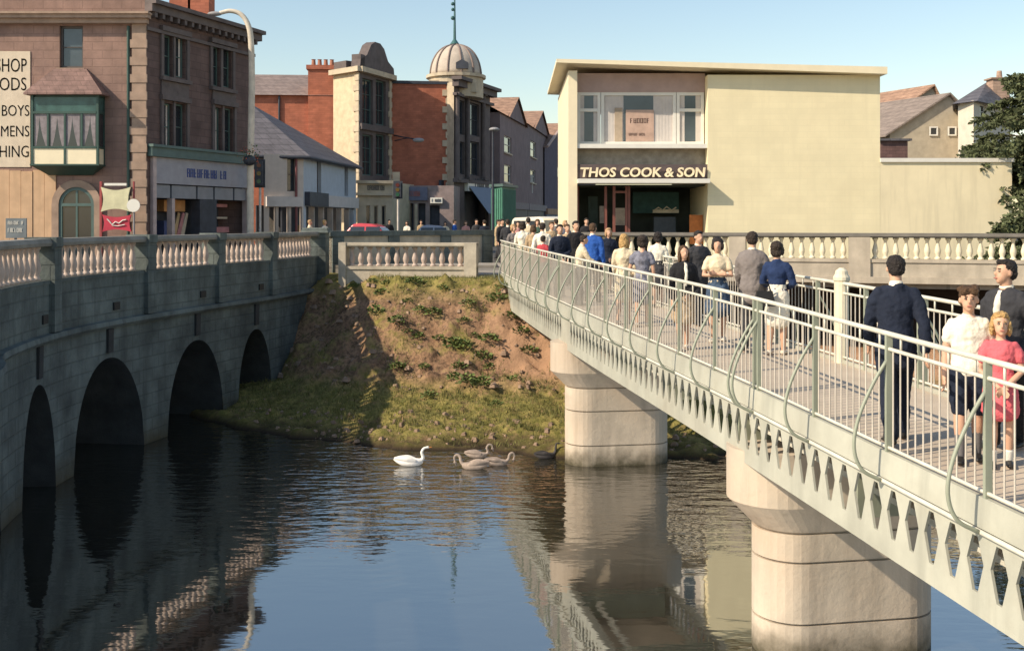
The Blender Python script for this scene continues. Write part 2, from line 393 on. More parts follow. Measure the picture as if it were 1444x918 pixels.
def sweep(mb, u0, u1, prof, step=.25):    # closed profile of (off, z) along the bridge
    us = frange(u0, u1, step); k = len(prof); vs = []
    for u in us:
        for o, z in prof: p = bpos(u, o); vs.append((p.x, p.y, z))
    fs = [(i*k+j, i*k+(j+1)%k, (i+1)*k+(j+1)%k, (i+1)*k+j) for i in range(len(us)-1) for j in range(k)]
    fs += [tuple(range(k))[::-1], tuple((len(us)-1)*k+j for j in range(k))]
    mb.add(vs, fs)
sb = thing('stone_bridge', 'old grey stone road bridge with five dark arches and balustraded parapet', 'bridge', (-9, 22, 0))
m = MB(); us = set(frange(0, U1, .25))
for a, c, z in arches: us |= set(frange(a, c, .09))
us = sorted(us); zt = 2.9
def intr(u):
    for a, c, z in arches:
        if a-1e-6 <= u <= c+1e-6:
            x = (2*u-a-c)/(c-a); return z*math.sqrt(max(0, 1-abs(x)**2.1))**1.05
    return None
for a_, c_ in zip(us, us[1:]):
    mid = intr((a_+c_)/2)
    za = intr(a_) if mid is not None else -1.2; zc = intr(c_) if mid is not None else -1.2
    p, q = bpos(a_), bpos(c_)
    # rows so that the face can be shaded finely
    m.add([(p.x,p.y,za),(q.x,q.y,zc),(q.x,q.y,zt),(p.x,p.y,zt)], [(0,1,2,3)])
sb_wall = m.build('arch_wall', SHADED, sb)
m = MB()
for a, c, z in arches:
    uu = frange(a, c, .12); ring = []
    prof = [(a,-1.2)]+[(u, max(-.0, intr(min(max(u,a),c)))) for u in uu]+[(c,-1.2)]
    for dep in (0,-2.5,-5,-8):
        # the vault runs straight in, square to the middle of its opening
        pm = bpos((a+c)/2); nm = bpos((a+c)/2, 1)-pm
        for u, zz in prof: p = bpos(u)+nm*dep; ring.append((p.x,p.y,zz))
    k = len(prof)
    m.add(ring, [(r*k+i, r*k+i+1, (r+1)*k+i+1, (r+1)*k+i) for r in range(3) for i in range(k-1)])
m.build('arch_vault', mat('vault_stone_shade', (.05,.052,.05), .95, var=.4, scale=1.4, bump=.4, stain=.5), sb)  # near-black stone: the darkness inside the arches is put into the colour
m = MB()      # upstream side of the bridge, plain
for a_, c_ in zip(frange(0,U1,1)[:-1], frange(0,U1,1)[1:]):
    p, q = bpos(a_,-8.5), bpos(c_,-8.5)
    if not any(a-.6 < (a_+c_)/2 < c+.6 for a, c, z in arches): m.add([(p.x,p.y,-1.2),(q.x,q.y,-1.2),(q.x,q.y,4.6),(p.x,p.y,4.6)], [(0,1,2,3)])
    else: m.add([(p.x,p.y,2.2),(q.x,q.y,2.2),(q.x,q.y,4.6),(p.x,p.y,4.6)], [(0,1,2,3)])
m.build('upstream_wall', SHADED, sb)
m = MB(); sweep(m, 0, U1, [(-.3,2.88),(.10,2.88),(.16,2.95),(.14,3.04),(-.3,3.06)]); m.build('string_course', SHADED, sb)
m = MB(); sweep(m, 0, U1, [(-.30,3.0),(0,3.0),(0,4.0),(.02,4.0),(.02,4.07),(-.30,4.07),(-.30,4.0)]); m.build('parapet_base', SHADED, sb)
m = MB(); sweep(m, 0, U1, [(-.32,4.73),(.05,4.73),(.07,4.79),(.04,4.87),(-.31,4.87),(-.34,4.79)]); m.build('parapet_coping', mat('weathered_sunlit_coping', (.22,.205,.18), .85, var=.3, scale=2, bump=.3, stain=.5), sb)  # lighter than the wall: sunlight along the top is put into the colour
m = MB(); sweep(m, 0, U1, [(-8.5,2.6),(-.34,2.6),(-.34,3.60),(-8.5,3.60)]); m.build('bridge_road', ASPH, sb)
m = MB(); sweep(m, 0, U1, [(-2.3,3.58),(-.345,3.58),(-.345,3.72),(-2.3,3.72)]); m.build('bridge_pavement', PAVE, sb)
pil = [bu_px(x) for x in (75, 207, 309, 384)]; pil = [bu_y(14.6), bu_y(17.2)]+pil[0:]
pil = sorted(set([bu_y(12.3), bu_y(15)]+[bu_px(x) for x in (72, 207, 309, 386)]))
def pillar_at(u, w, name='parapet_pillar'):
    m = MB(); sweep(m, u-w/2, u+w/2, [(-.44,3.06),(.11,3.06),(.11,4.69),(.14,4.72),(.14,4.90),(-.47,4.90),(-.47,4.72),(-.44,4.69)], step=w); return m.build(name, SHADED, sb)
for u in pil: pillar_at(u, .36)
# bold square end pillar
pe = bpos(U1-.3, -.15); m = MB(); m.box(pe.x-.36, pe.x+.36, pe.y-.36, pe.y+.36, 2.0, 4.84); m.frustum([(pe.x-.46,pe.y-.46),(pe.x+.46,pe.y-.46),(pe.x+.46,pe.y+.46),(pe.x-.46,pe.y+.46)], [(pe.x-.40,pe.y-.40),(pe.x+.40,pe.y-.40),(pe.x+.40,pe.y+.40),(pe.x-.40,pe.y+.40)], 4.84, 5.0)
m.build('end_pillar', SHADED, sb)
def baluster_prof(h, r):
    return [(r*.95,0),(r*.95,.08*h),(r*.6,.11*h),(r*.62,.16*h),(r*.92,.30*h),(r*.98,.40*h),(r*.72,.56*h),(r*.48,.72*h),(r*.46,.82*h),(r*.62,.85*h),(r*.6,.89*h),(r*.9,.92*h),(r*.9,h)]
m = MB(); m.lathe(baluster_prof(.66,.085), n=12); proto = None
ends = [pil[i] for i in range(len(pil))]+[U1-.7]
cnt = 0
for a, c in zip(ends, ends[1:]):
    k = max(3, round((c-a-.5)/.285)); 
    for i in range(k):
        u = a+.3+(c-a-.6)*(i+.5)/k; p = bpos(u, -.14)
        if proto is None:
            proto = MB(); proto.lathe(baluster_prof(.66,.085), n=12); proto = proto.build('baluster', BALUST, sb, smooth=True, local=True); proto.location = Vector((p.x,p.y,4.07))-ORG[sb.name]
        else: copy_part(proto, sb, (p.x,p.y,4.07))
# lead spouts under the string course
for a, c, z in arches:
    u = (a+c)/2; m = MB(); sweep(m, u-.11, u+.11, [(-.05,z+.12),(.05,z+.12),(.06,2.86),(-.05,2.86)], step=.22); m.build('drain_stone', mat('drain_stone', (.04,.04,.04), .9), sb)
    m = MB(); sweep(m, u-.13+.3, u+.13+.3, [(-.05,3.25),(.035,3.25),(.035,3.42),(-.05,3.42)], step=.26); m.build('drain_hole', DARKHOLE, sb)
# ------------------------------------------------------------------ balustrades on the far bank
def balustrade(root, A, B, z0, zt, pillars, pitch, br, hb, basecol, mcop, mbal, wall_to=None, pw=.5, zp=None, th=.34, capm=None):
    F = Face(A, B); m = MB(); m.fbox(F, 0, F.L, -th, 0, zt-.14, zt); m.fbox(F, 0, F.L, -th-.05, .05, zt-.10, zt-.03); m.build('coping', capm or mcop, root)
    zb = zt-.14-hb
    m = MB(); m.fbox(F, 0, F.L, -th, 0, z0, zb); m.fbox(F, -.0, F.L, -th-.04, .04, zb-.10, zb-.003); m.build('base_wall', basecol, root)
    us = [u for u, wd in pillars]
    for u, wd in pillars:
        m = MB(); m.fbox(F, u-wd/2, u+wd/2, -th-.06, .08, z0, zt+(.003 if zp is None else zp)); m.build('pillar', mcop, root)
    pr = None
    for (ua, wa), (ub, wb) in zip(pillars, pillars[1:]):
        a = ua+wa/2; c = ub-wb/2; k = max(1, round((c-a)/pitch))
        for i in range(k):
            q = F.p(a+(c-a)*(i+.5)/k, -th/2, zb)
            if pr is None:
                t = MB(); t.lathe(baluster_prof(hb, br), n=12); pr = t.build('baluster', mbal, root, smooth=True, local=True); pr.location = q-ORG[root.name]
            else: copy_part(pr, root, q)
    return F
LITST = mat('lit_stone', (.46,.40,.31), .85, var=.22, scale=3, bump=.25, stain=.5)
A, B = pl(478,34.4), pl(672,33.9)
bb = thing('bank_balustrade', 'short pale stone balustrade along the top of the earth bank', 'balustrade', (A.x, A.y, 3.3))
F = Face(A, B); balustrade(bb, A, B, 3.1, 4.53, [(.12,.24),(F.L-.2,.4)], .29, .1, .62, LITST, LITST, BALUST)
# darker road parapet behind it
A, B = pl(468,36.9), pl(692,41.0)
rp = thing('road_parapet', 'dark stone road parapet with pale panels behind the bank balustrade', 'parapet', (A.x, A.y, 3.5))
F = Face(A, B); m = MB(); m.fbox(F, 0, F.L, -.4, 0, 3.4, 4.70); m.build('parapet_base', LITST, rp)
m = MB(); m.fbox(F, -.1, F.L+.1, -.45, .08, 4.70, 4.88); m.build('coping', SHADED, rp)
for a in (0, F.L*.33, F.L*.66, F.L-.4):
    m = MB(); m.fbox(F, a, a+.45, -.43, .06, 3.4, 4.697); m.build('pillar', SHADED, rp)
# promenade balustrade on the right, over a dark void
PA, PB = (2.25, 34.6), (17.0, 30.2)
pb = thing('promenade_balustrade', 'long cream balustrade on a concrete ledge in front of the travel shop', 'balustrade', (PA[0], PA[1], 3.0))
F = Face(PA, PB); u1 = F.ud(1212)[0]
CONC = mat('ledge_concrete', (.43,.37,.29), .85, var=.18, scale=2, bump=.2, streak=.25, stain=.3)
balustrade(pb, PA, PB, 3.5, 4.86, [(.15,.3),(F.ud(1040)[0],.5),(u1,.62),(F.L-.3,.6)], .30, .095, .64, CONC, CONC, mat('cream_baluster', (.70,.62,.46), .75, var=.1, scale=5), zp=-.12, capm=mat('coping_dark', (.17,.155,.135), .85, var=.2))
m = MB(); m.fbox(F, 0, F.L, -.6, .12, 3.36, 3.55); m.build('ledge_beam', CONC, pb)
m = MB(); m.fbox(F, 0, F.L+4, -4.2, -3.6, -.5, 3.28); m.fbox(F, -.4, 0, -3.6, 0, -.5, 3.28); m.build('back_wall', mat('void_wall_shade', (.035,.028,.025), .95, var=.3, stain=.5), pb)  # wall coloured almost black, deep shade of the void put into the colour
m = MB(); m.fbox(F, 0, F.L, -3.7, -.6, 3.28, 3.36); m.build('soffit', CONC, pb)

# ------------------------------------------------------------------ footbridge
PAINT = mat('bridge_paint', (.41,.405,.335), .55, var=.14, scale=1.6, streak=.2, stain=.35, staincol=(.30,.25,.18), bump=.1)
RAILP = mat('rail_paint', (.58,.55,.46), .5, var=.15, scale=5)
BARP = mat('bar_paint', (.50,.45,.38), .5, var=.15, scale=4)
POSTP = mat('post_paint', (.28,.30,.23), .5, var=.1)
DECK = mat('deck_surface', (.46,.38,.29), .9, var=.12, scale=1.2, bump=.12, bscale=70, stain=.25, staincol=(.33,.27,.21))
PIERC = mat('pier_concrete', (.52,.44,.345), .85, var=.16, scale=2.2, bump=.3, bscale=11, streak=.3, stain=.6, staincol=(.33,.23,.15), tide=.12)
ZD = smoothtab([(-8,2.55),(2,2.82),(7.65,3.03),(13.8,3.24),(22.7,3.36),(34.6,3.5)])
W = 2.15
def fbx(d): # left edge
    q = max(d, -8); return 3.68-.18*(q-7.65)+.00135*((q-10.7)**2-(7.65-10.7)**2)
def fb(d, off, z=0):
    mm = -.18+.0027*(d-10.7); k = math.sqrt(1+mm*mm); return Vector((fbx(d)+off/k, d-off*mm/k, interp(ZD, d)+z))
D0, D1 = -5.0, 34.5
fbr = thing('footbridge', 'pale steel footbridge with bowed railings on two round concrete piers', 'footbridge', (2, 18, 3))
def fsweep(mb, d0, d1, prof, step=.7):
    ds = frange(d0, d1, step); k = len(prof); vs = [fb(d, o, z) for d in ds for o, z in prof]
    fs = [(i*k+j, i*k+(j+1)%k, (i+1)*k+(j+1)%k, (i+1)*k+j) for i in range(len(ds)-1) for j in range(k)]
    mb.add(vs, fs+[tuple(range(k))[::-1], tuple((len(ds)-1)*k+j for j in range(k))])
def bx(o0, o1, z0, z1): return [(o0,z0),(o1,z0),(o1,z1),(o0,z1)]
m = MB(); fsweep(m, D0, D1, bx(.06, W-.06, -.16, 0)); m.build('deck', DECK, fbr)
m = MB(); fsweep(m, D0, D1, [(-.016,-.185),(.055,-.185),(.055,.05),(.0,.05)]); m.build('edge_plate', PAINT, fbr)
m = MB(); fsweep(m, D0, D1, [(W-.055,-.185),(W+.016,-.185),(W,.05),(W-.055,.05)]); m.build('edge_plate', PAINT, fbr)
for off in (.0, W):
    g = MB(); q0, q1 = (off-.013, off+.12) if off < 1 else (off-.12, off+.013); fsweep(g, D0, D1, bx(q0, q1, -.235, -.20)); fsweep(g, D0, D1, bx(q0, q1, -.87, -.835))
    p_ = .29; zt_, zb_, zm_ = -.235, -.835, -.46; ht, hb_ = -.26, -.69
    dd = D0
    while dd < D1-.1:
        c = dd+p_/2
        solid = any(abs(c-q) < .45 for q in (22.7,)) 
        outl = [(c-p_/2,zt_),(c+p_/2,zt_),(c+p_/2,zm_),(c+p_/2,zb_),(c-p_/2,zb_),(c-p_/2,zm_)]
        hx = [(c-.032,ht),(c+.032,ht),(c+.104,zm_),(c+.032,hb_),(c-.032,hb_),(c-.104,zm_)]
        if solid:
            for s_ in (-.012, .012): g.add([fb(q, off+s_, z) for q, z in outl], [(0,1,2,3,4,5)])
        else:
            for s_ in (-.012, .012):
                g.add([fb(q, off+s_, z) for q, z in outl]+[fb(q, off+s_, z) for q, z in hx], [(i,(i+1)%6,6+(i+1)%6,6+i) for i in range(6)])
            g.add([fb(q, off-.012, z) for q, z in hx]+[fb(q, off+.012, z) for q, z in hx], [(i,(i+1)%6,6+(i+1)%6,6+i) for i in range(6)])
        dd += p_
    g.build('girder', PAINT, fbr)
m = MB(); fsweep(m, D0, D1, bx(.3,.36,-.55,-.49)); m.tube([fb(d, .55, -.62) for d in frange(D0, D1, 1.4)], .06); m.build('service_pipe', RAILP, fbr, smooth=False)
for d in frange(D0+.6, D1-.6, 2.84):
    m = MB(); m.hexa([fb(d-.05,.16,-.8),fb(d-.05,W-.16,-.8),fb(d+.05,W-.16,-.8),fb(d+.05,.16,-.8),fb(d-.05,.16,-.3),fb(d-.05,W-.16,-.3),fb(d+.05,W-.16,-.3),fb(d+.05,.16,-.3)]); m.build('cross_beam', POSTP, fbr)
# railings: long rails as the part; posts, stays and bars are its pieces
def railing(side):
    o = .0 if side < 0 else W; sg = side
    m = MB(); ds = frange(D0, D1, .7); io = o-sg*.03
    m.tube([fb(d, io, 1.10) for d in ds], .024); m.tube([fb(d, io, .965) for d in ds], .018)
    fsweep(m, D0, D1, bx(io-.018, io+.018, .075, .10))
    m.tube([fb(d, o+sg*.03, -.205) for d in ds], .02)
    d = D0+.3
    while d < D1: m.tube([fb(d, io, .965), fb(d, io, 1.1)], .011, 6); d += .35
    r = m.build('railing', RAILP, fbr, smooth=True)
    k = -8; posts = []
    while 8.1+1.4*k < D1-.3:
        d = 8.1+1.4*k; k += 1
        if d > D0+.2: posts.append(d)
    for d in sorted(posts+[12.42, 23.62]):
        m = MB(); a = .016
        m.hexa([fb(d-a,io-.03,-.03),fb(d-a,io+.03,-.03),fb(d+a,io+.03,-.03),fb(d+a,io-.03,-.03),fb(d-a,io-.03,1.09),fb(d-a,io+.03,1.09),fb(d+a,io+.03,1.09),fb(d+a,io-.03,1.09)])
        m.build('post', POSTP, r)
        m = MB(); pts = curve_pts([fb(d, io+sg*.02, .86), fb(d, io+sg*.15, .66), fb(d, io+sg*.29, .36), fb(d, io+sg*.335, .10), fb(d, io+sg*.26, -.10), fb(d, io+sg*.07, -.205)], 5)
        m.tube(pts, .017, 7); m.build('bowed_stay', POSTP, r, smooth=True)
    sh = {-1: (7.2, 14.2), 1: (9.4, 13.6)}[side]; rest = MB(); d = D0+.15; nb = 0
    while d < D1-.05:
        if min(abs(d-q) for q in posts) > .035:
            t = MB() if sh[0] < d < sh[1] else rest
            t.tube([fb(d, io, .09), fb(d, io, .96)], .0085, 5, cap=False)
            if t is not rest: t.build('railing_bar', BARP, r, smooth=True); nb += 1
        d += .117
    q = rest.build('far_railing_bars', BARP, r, smooth=True); q['kind'] = 'stuff'
railing(-1); railing(1)
# tall pale post with a rounded head on the far side
for d in (14.4,):
    m = MB(); p = fb(d, W-.02, 0); m.lathe([(.10,-.1),(.10,1.12),(.115,1.14),(.115,1.18),(.09,1.22),(.08,1.27),(.03,1.31)], (p.x,p.y,p.z), 14); m.build('end_post', mat('post_cream', (.62,.56,.42), .6), fbr, smooth=False)
def stadium(d, half, r, sh=.03):
    mm = -.18+.0027*(d-10.7); k = math.sqrt(1+mm*mm); ax = Vector((1/k, -mm/k)); fw = Vector((-ax.y, ax.x))
    c = fb(d, W/2+sh); c = Vector((c.x, c.y)); out = []
    for i in range(17): a = R(-90+180*i/16); out.append(tuple(c+ax*(half-r+r*math.cos(a))+fw*(r*math.sin(a))))
    for i in range(17): a = R(90+180*i/16); out.append(tuple(c-ax*(half-r)+ax*(r*math.cos(a))+fw*(r*math.sin(a))))
    return out
for d, sh in ((12.92, .29), (23.0, .1)):
    zc = fb(d, 0).z-.872; m = MB(); z = -1.2
    levels = [-1.2, .45, 1.18, zc-.82]
    for z0, z1 in zip(levels, levels[1:]):
        S = stadium(d, 1.13, .48, sh); S2 = stadium(d, 1.09, .44, sh)
        m.frustum(S, S, z0, z1-.028); m.frustum(S2, S2, z1-.028, z1)
    pr = m.build('pier', PIERC, fbr)
    m = MB(); m.frustum(stadium(d, 1.13, .48, sh), stadium(d, 1.45, .60, sh), zc-.82+.001, zc-.5); m.frustum(stadium(d, 1.45, .60, sh), stadium(d, 1.45, .60, sh), zc-.5, zc+.13); m.build('pier_cap', PIERC, pr)
# abutment at the far end
m = MB(); m.box(-1.15, 2.5, 34.25, 35.4, .5, 2.65); m.box(-1.15,-.48, 33.9, 35.2, 1.5, 3.45); m.build('abutment', LITST, fbr)
# ------------------------------------------------------------------ buildings
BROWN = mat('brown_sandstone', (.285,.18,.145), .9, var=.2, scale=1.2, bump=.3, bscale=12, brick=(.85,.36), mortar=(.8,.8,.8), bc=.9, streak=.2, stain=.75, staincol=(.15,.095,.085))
BROWN2 = mat('brown_sandstone_trim', (.34,.24,.18), .85, var=.2, scale=2, bump=.2, stain=.35)
BROWN_SHADE = mat('brown_stone_shade', (.145,.095,.085), .9, var=.25, scale=1.2, bump=.3, brick=(.8,.34), mortar=(.7,.7,.7), stain=.3)  # darker copy of the brown sandstone, street-side shade put into the colour
BRICK = mat('red_brick', (.46,.155,.09), .9, var=.2, scale=1.5, bump=.25, bscale=20, brick=(.45,.15), mortar=(.75,.72,.7), stain=.35, staincol=(.26,.10,.07))
SLATE = mat('roof_slate', (.13,.12,.13), .7, var=.25, scale=2, bump=.35, brick=(.6,.35), mortar=(.5,.5,.5))
TILE = mat('tan_tile', (.36,.22,.15), .85, var=.25, scale=2, bump=.35, brick=(.5,.3), mortar=(.5,.5,.5))
CREAMW = mat('cream_render', (.78,.685,.45), .85, var=.06, scale=1.0, bump=.08, bscale=30, brick=(1.4,.22), mortar=(.95,.95,.95), streak=.08, bc=.965, stain=.12, staincol=(.6,.47,.28))
CREAMX = mat('stained_cream_render', (.77,.67,.45), .85, var=.07, scale=1.0, bump=.08, bscale=30, streak=.16)
CREAMT = mat('cream_paint', (.78,.68,.48), .6, var=.05)
WHITEP = mat('white_paint', (.72,.69,.62), .55, var=.05)
GREENP = mat('green_paint', (.035,.075,.062), .5, var=.15)
TEALP = mat('teal_trim', (.08,.13,.12), .5, var=.15)
STONEC = mat('carved_cream_stone', (.52,.43,.31), .85, var=.2, scale=2.2, bump=.25, stain=.4)
STONE_SHADE = mat('carved_stone_shade', (.13,.105,.10), .85, var=.25, scale=2.2, bump=.3, stain=.4)  # shaded copy of the carved stone, for faces and columns away from the sun
PURPLE = mat('mauve_render', (.22,.165,.165), .9, var=.15, scale=1.2, bump=.2, stain=.3)
WASH_SHADE = mat('shaded_wash', (.46,.50,.55), .85, var=.08)  # bluish tone paints the shade on the whitewashed side wall
DARKB = mat('dark_shop_paint', (.045,.05,.065), .6, var=.3)
GREYP = mat('grey_panel', (.33,.32,.35), .6, var=.1)
LETTER = plain('sign_lettering_dark', (.05,.05,.055), .7)
BLUEL = plain('sign_lettering_blue', (.05,.08,.25), .6)
CURT = mat('net_curtain', (.55,.50,.46), .9, var=.1)
LEAD = mat('lead_grey', (.28,.27,.27), .7, var=.15, scale=2)
BAR = plain('sash_dark', (.09,.075,.07), .5)
def scribble(F, u0, u1, z0, z1, parent, material, n=9, off=.03, seed=1, name='lettering'):
    # far lettering too small to read: a row of upright and cross strokes
    rnd = random.Random(seed); m = MB(); w = (u1-u0)/n
    for i in range(n):
        if rnd.random() < .12: continue
        a = u0+w*i+w*.12; b = u0+w*(i+1)-w*.12; t = w*.2
        m.fbox(F, a, a+t, .004, off, z0, z1)
        if rnd.random() < .6: m.fbox(F, b-t, b, .004, off, z0, z1)
        for zz in rnd.sample([z0, (z0+z1)/2-t/2, z1-t], 2): m.fbox(F, a+t+.001, b-t-.001, .004, off-.003, zz, zz+t)
    return m.build(name, material, parent)

# --- corner building on the left
c0 = pl(205, 46); c1 = pl(357, 53.6); cl = pl(-330, 46)
Ff = Face(cl, c0); Fr = Face(c0, c1)
b1 = thing('corner_building', 'tall brown stone corner building with oriel bay window and painted wall sign', 'building', (c0.x, c0.y, 3.6))
ZT = Ff.z(100, -6)
hole_s = Ff.rect(84, 37, 117, 96); hole_a = Ff.rect(84, 264, 134, 345)
hole_b = Ff.rect(58, 137, 146, 210)
rw = [Fr.rect(*r) for r in ((230,50,243,108),(247,52,261,110),(299,66,310,122),(314,68,326,124),(230,146,243,212),(247,147,261,212),(302,152,312,216),(316,153,328,217))]
shop = Fr.rect(212, 226, 347, 345); shop = (shop[0], 3.6, shop[2], shop[3])
hole_a = (hole_a[0], 3.9, hole_a[2], hole_a[3])
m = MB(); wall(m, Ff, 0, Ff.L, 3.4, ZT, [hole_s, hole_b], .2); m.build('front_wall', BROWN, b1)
m = MB(); wall(m, Fr, 0, Fr.L, 3.4, ZT-.4, rw+[shop], .25); m.build('street_wall', BROWN_SHADE, b1)
bk = c1+Vector((-8.9,-4.3)); bl = cl+Vector((0,3.2)); m = MB()  # unseen rear cut back along the sun so light reaches the low shops
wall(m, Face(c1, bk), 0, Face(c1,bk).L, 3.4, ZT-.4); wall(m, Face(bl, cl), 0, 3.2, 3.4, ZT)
m.add([(cl.x,cl.y,ZT-.41),(c0.x,c0.y,ZT-.41),(c1.x,c1.y,ZT-.41),(bk.x,bk.y,ZT-.41),(bl.x,bl.y,ZT-.41)], [(0,1,2,3,4)]); m.build('rear_wall', BROWN_SHADE, b1)
# roof, cornices, string courses
m = MB(); zc = Ff.z(100, 28)
m.fbox(Ff, 0, Ff.L+.25, .003, .45, zc, zc+.16); m.fbox(Ff, 0, Ff.L+.15, .003, .3, zc-.2, zc-.002); m.fbox(Ff, 0, Ff.L+.3, .003, .55, zc+.162, zc+.26); m.build('cornice', BROWN2, b1)
m = MB(); zr = Fr.z(275, 30); m.fbox(Fr, -.05, Fr.L+.2, .003, .4, zr-.2, zr+.12); m.fbox(Fr, -.05, Fr.L+.25, .003, .6, zr+.122, zr+.3); m.fbox(Fr, 0, Fr.L, .003, .14, zr-1.0, zr-.85)
for i in range(16): u = .2+Fr.L*i/16; m.fbox(Fr, u, u+.16, .004, .36, zr-.42, zr-.202)
m.build('cornice', STONE_SHADE, b1)
m = MB(); m.add([(c0.x,c0.y,ZT-.4),(c1.x,c1.y,ZT-.4),(bk.x+2,bk.y,ZT+.9),(c0.x-3,c0.y+1.5,ZT+.9)], [(0,1,2,3)]); m.add([(cl.x,cl.y,ZT),(c0.x,c0.y,ZT),(c0.x-3,c0.y+1.5,ZT+.9),(cl.x,cl.y+1.5,ZT+.9)], [(0,1,2,3)]); rf = m.build('roof', SLATE, b1)
for x in (258, 284):
    p = px(x, 0, 51); m = MB(); m.box(p.x-.5,p.x+.5,p.y-.5,p.y+.5,ZT-.6,ZT+1.0); m.box(p.x-.6,p.x+.6,p.y-.6,p.y+.6,ZT+1.0,ZT+1.2)
    for q in (-.28,.28): m.lathe([(.16,0),(.13,.5),(.16,.55)], (p.x+q,p.y,ZT+1.2), 10)
    m.build('chimney', BRICK, rf)
m = MB(); pu = Ff.ud(187)[0]; m.fbox(Ff, pu, Ff.L+.06, .003, .09, 3.5, zc-.2)
for i in range(14):
    z = 3.7+i*.75
    if z < zc-.7: m.fbox(Ff, pu-.08-.06*(i%2), Ff.L+.10, .004, .12, z, z+.36)
m.build('quoins', BROWN2, b1)
m = MB(); u = Ff.ud(182)[0]; m.tube([Ff.p(u, .09, 3.6), Ff.p(u, .09, zc-.3)], .07, 8); m.build('drainpipe', GREENP, b1)
window(Ff, hole_s, b1, BAR, 1, 2, .14, GLASS2, fw=.09, sill=BROWN2, curtain=None)
for i, r in enumerate(rw): window(Fr, r, b1, TEALP, 1, 2, .16, GLASS, fw=.08, curtain=CURT if i in (1,4,6) else None)
m = MB()
for a, b in ((0,1),(2,3),(4,5),(6,7)):
    m = MB(); m.fbox(Fr, rw[a][0]-.25, rw[b][2]+.25, .003, .22, rw[a][1]-.22, rw[a][1]-.05); m.fbox(Fr, rw[a][0]-.25, rw[b][2]+.25, .003, .2, rw[a][3]+.12, rw[a][3]+.34)
    m.fbox(Fr, rw[a][0]-.22, rw[a][0]-.04, .003, .1, rw[a][1]-.05, rw[a][3]+.12); m.fbox(Fr, rw[b][2]+.04, rw[b][2]+.22, .003, .1, rw[a][1]-.05, rw[a][3]+.12); m.fbox(Fr, rw[a][2]+.03, rw[b][0]-.03, .003, .06, rw[a][1]-.05, rw[a][3]+.12)
    if a >= 4:
        m.fbox(Fr, rw[a][0]-.18, rw[b][2]+.18, .003, .08, rw[a][3]+.345, rw[a-4][1]-.23)
    m.build('window_surround', STONE_SHADE, b1)
# oriel bay window
pj = .72; ub0, zb0, ub1, zb1 = Ff.rect(54, 137, 148, 235); zg0 = Ff.z(100, 211); zg1 = Ff.z(100, 163)
def bay(mb, e, o, za, zb): mb.fbox(Ff, ub0-e, ub1+e, .003, o, za, zb)
m = MB(); m.frustum([tuple(Ff.p(u,o,0)[:2]) for u,o in ((ub0+.5,.02),(ub1-.5,.02),(ub1-.5,.12),(ub0+.5,.12))], [tuple(Ff.p(u,o,0)[:2]) for u,o in ((ub0,.02),(ub1,.02),(ub1,pj),(ub0,pj))], zb0-.38, zb0-.002)
bay(m, .03, pj+.03, zb0, zb0+.06)
for u in (ub0, ub1-.10): m.fbox(Ff, u, u+.10, pj-.1, pj, zb0+.06, zb1)
for k in range(1, 4): u = ub0+(ub1-ub0)*k/4; m.fbox(Ff, u-.04, u+.04, pj-.08, pj-.003, zg0+.08, zg1)
m.fbox(Ff, ub0+(ub1-ub0)/2-.04, ub0+(ub1-ub0)/2+.04, pj-.08, pj+.01, zb0+.06, zg0)
m.fbox(Ff, ub0+.1, ub1-.1, pj-.09, pj+.012, zg0, zg0+.08); m.fbox(Ff, ub0+.1, ub1-.1, pj-.09, pj+.012, zg1, zg1+.1); bay(m, .0, pj-.1, zb1-.08, zb1-.002)
for s_ in (ub0, ub1-.08): m.fbox(Ff, s_, s_+.08, .003, .10, zb0+.06, zb1-.08); m.fbox(Ff, s_, s_+.08, .1, pj-.1, zg0, zg0+.08); m.fbox(Ff, s_, s_+.08, .1, pj-.1, zg1, zg1+.1)
bw_ = m.build('bay_window', GREENP, b1)
m = MB(); m.fbox(Ff, ub0+.03, ub1-.03, .004, pj-.05, zg0+.02, zg1+.02); m.build('pane', GLASS, bw_)
m = MB(); m.fbox(Ff, ub0+.03, ub1-.03, .004, pj-.05, zg1+.03, zb1-.09); m.build('upper_light', mat('green_glass', (.05,.11,.10), .2, var=.3), bw_)
m = MB(); m.fbox(Ff, ub0+.02, ub1-.02, .004, pj-.03, zb0+.07, zg0-.01); m.build('lower_panel', CREAMT, bw_)
m = MB()
for k in range(4):
    a = ub0+.1+(ub1-ub0-.2)*k/4+.05; c = a+(ub1-ub0-.2)/4-.1; o = pj-.047; w_ = c-a; h_ = zg1-zg0-.1; f = (.35,.5,.45,.62)[k]; N = 8
    for side in (0, 1):
        for q in range(N):
            t0, t1 = q/N, (q+1)/N; e0 = (f if side == 0 else 1-f)*(1-.72*t0**1.8); e1 = (f if side == 0 else 1-f)*(1-.72*t1**1.8)
            x0, x1 = (a, a+w_*e0) if side == 0 else (c-w_*e0, c); y0, y1 = (a, a+w_*e1) if side == 0 else (c-w_*e1, c)
            m.add([Ff.p(x0,o,zg1-h_*t0),Ff.p(x1,o,zg1-h_*t0),Ff.p(y1,o,zg1-h_*t1),Ff.p(y0,o,zg1-h_*t1)], [(0,1,2,3)])
m.build('curtain', mat('drape_mauve', (.24,.21,.22), .9, var=.3, scale=5, streak=.3), bw_, fix=False)
e = .22; zt2 = Ff.z(100, 98); m = MB()
base = [tuple(Ff.p(u,o,0)[:2]) for u,o in ((ub0-e,.01),(ub1+e,.01),(ub1+e,pj+e),(ub0-e,pj+e))]; top = [tuple(Ff.p(u,o,0)[:2]) for u,o in ((ub0+.75,.01),(ub1-.75,.01),(ub1-.75,.16),(ub0+.75,.16))]
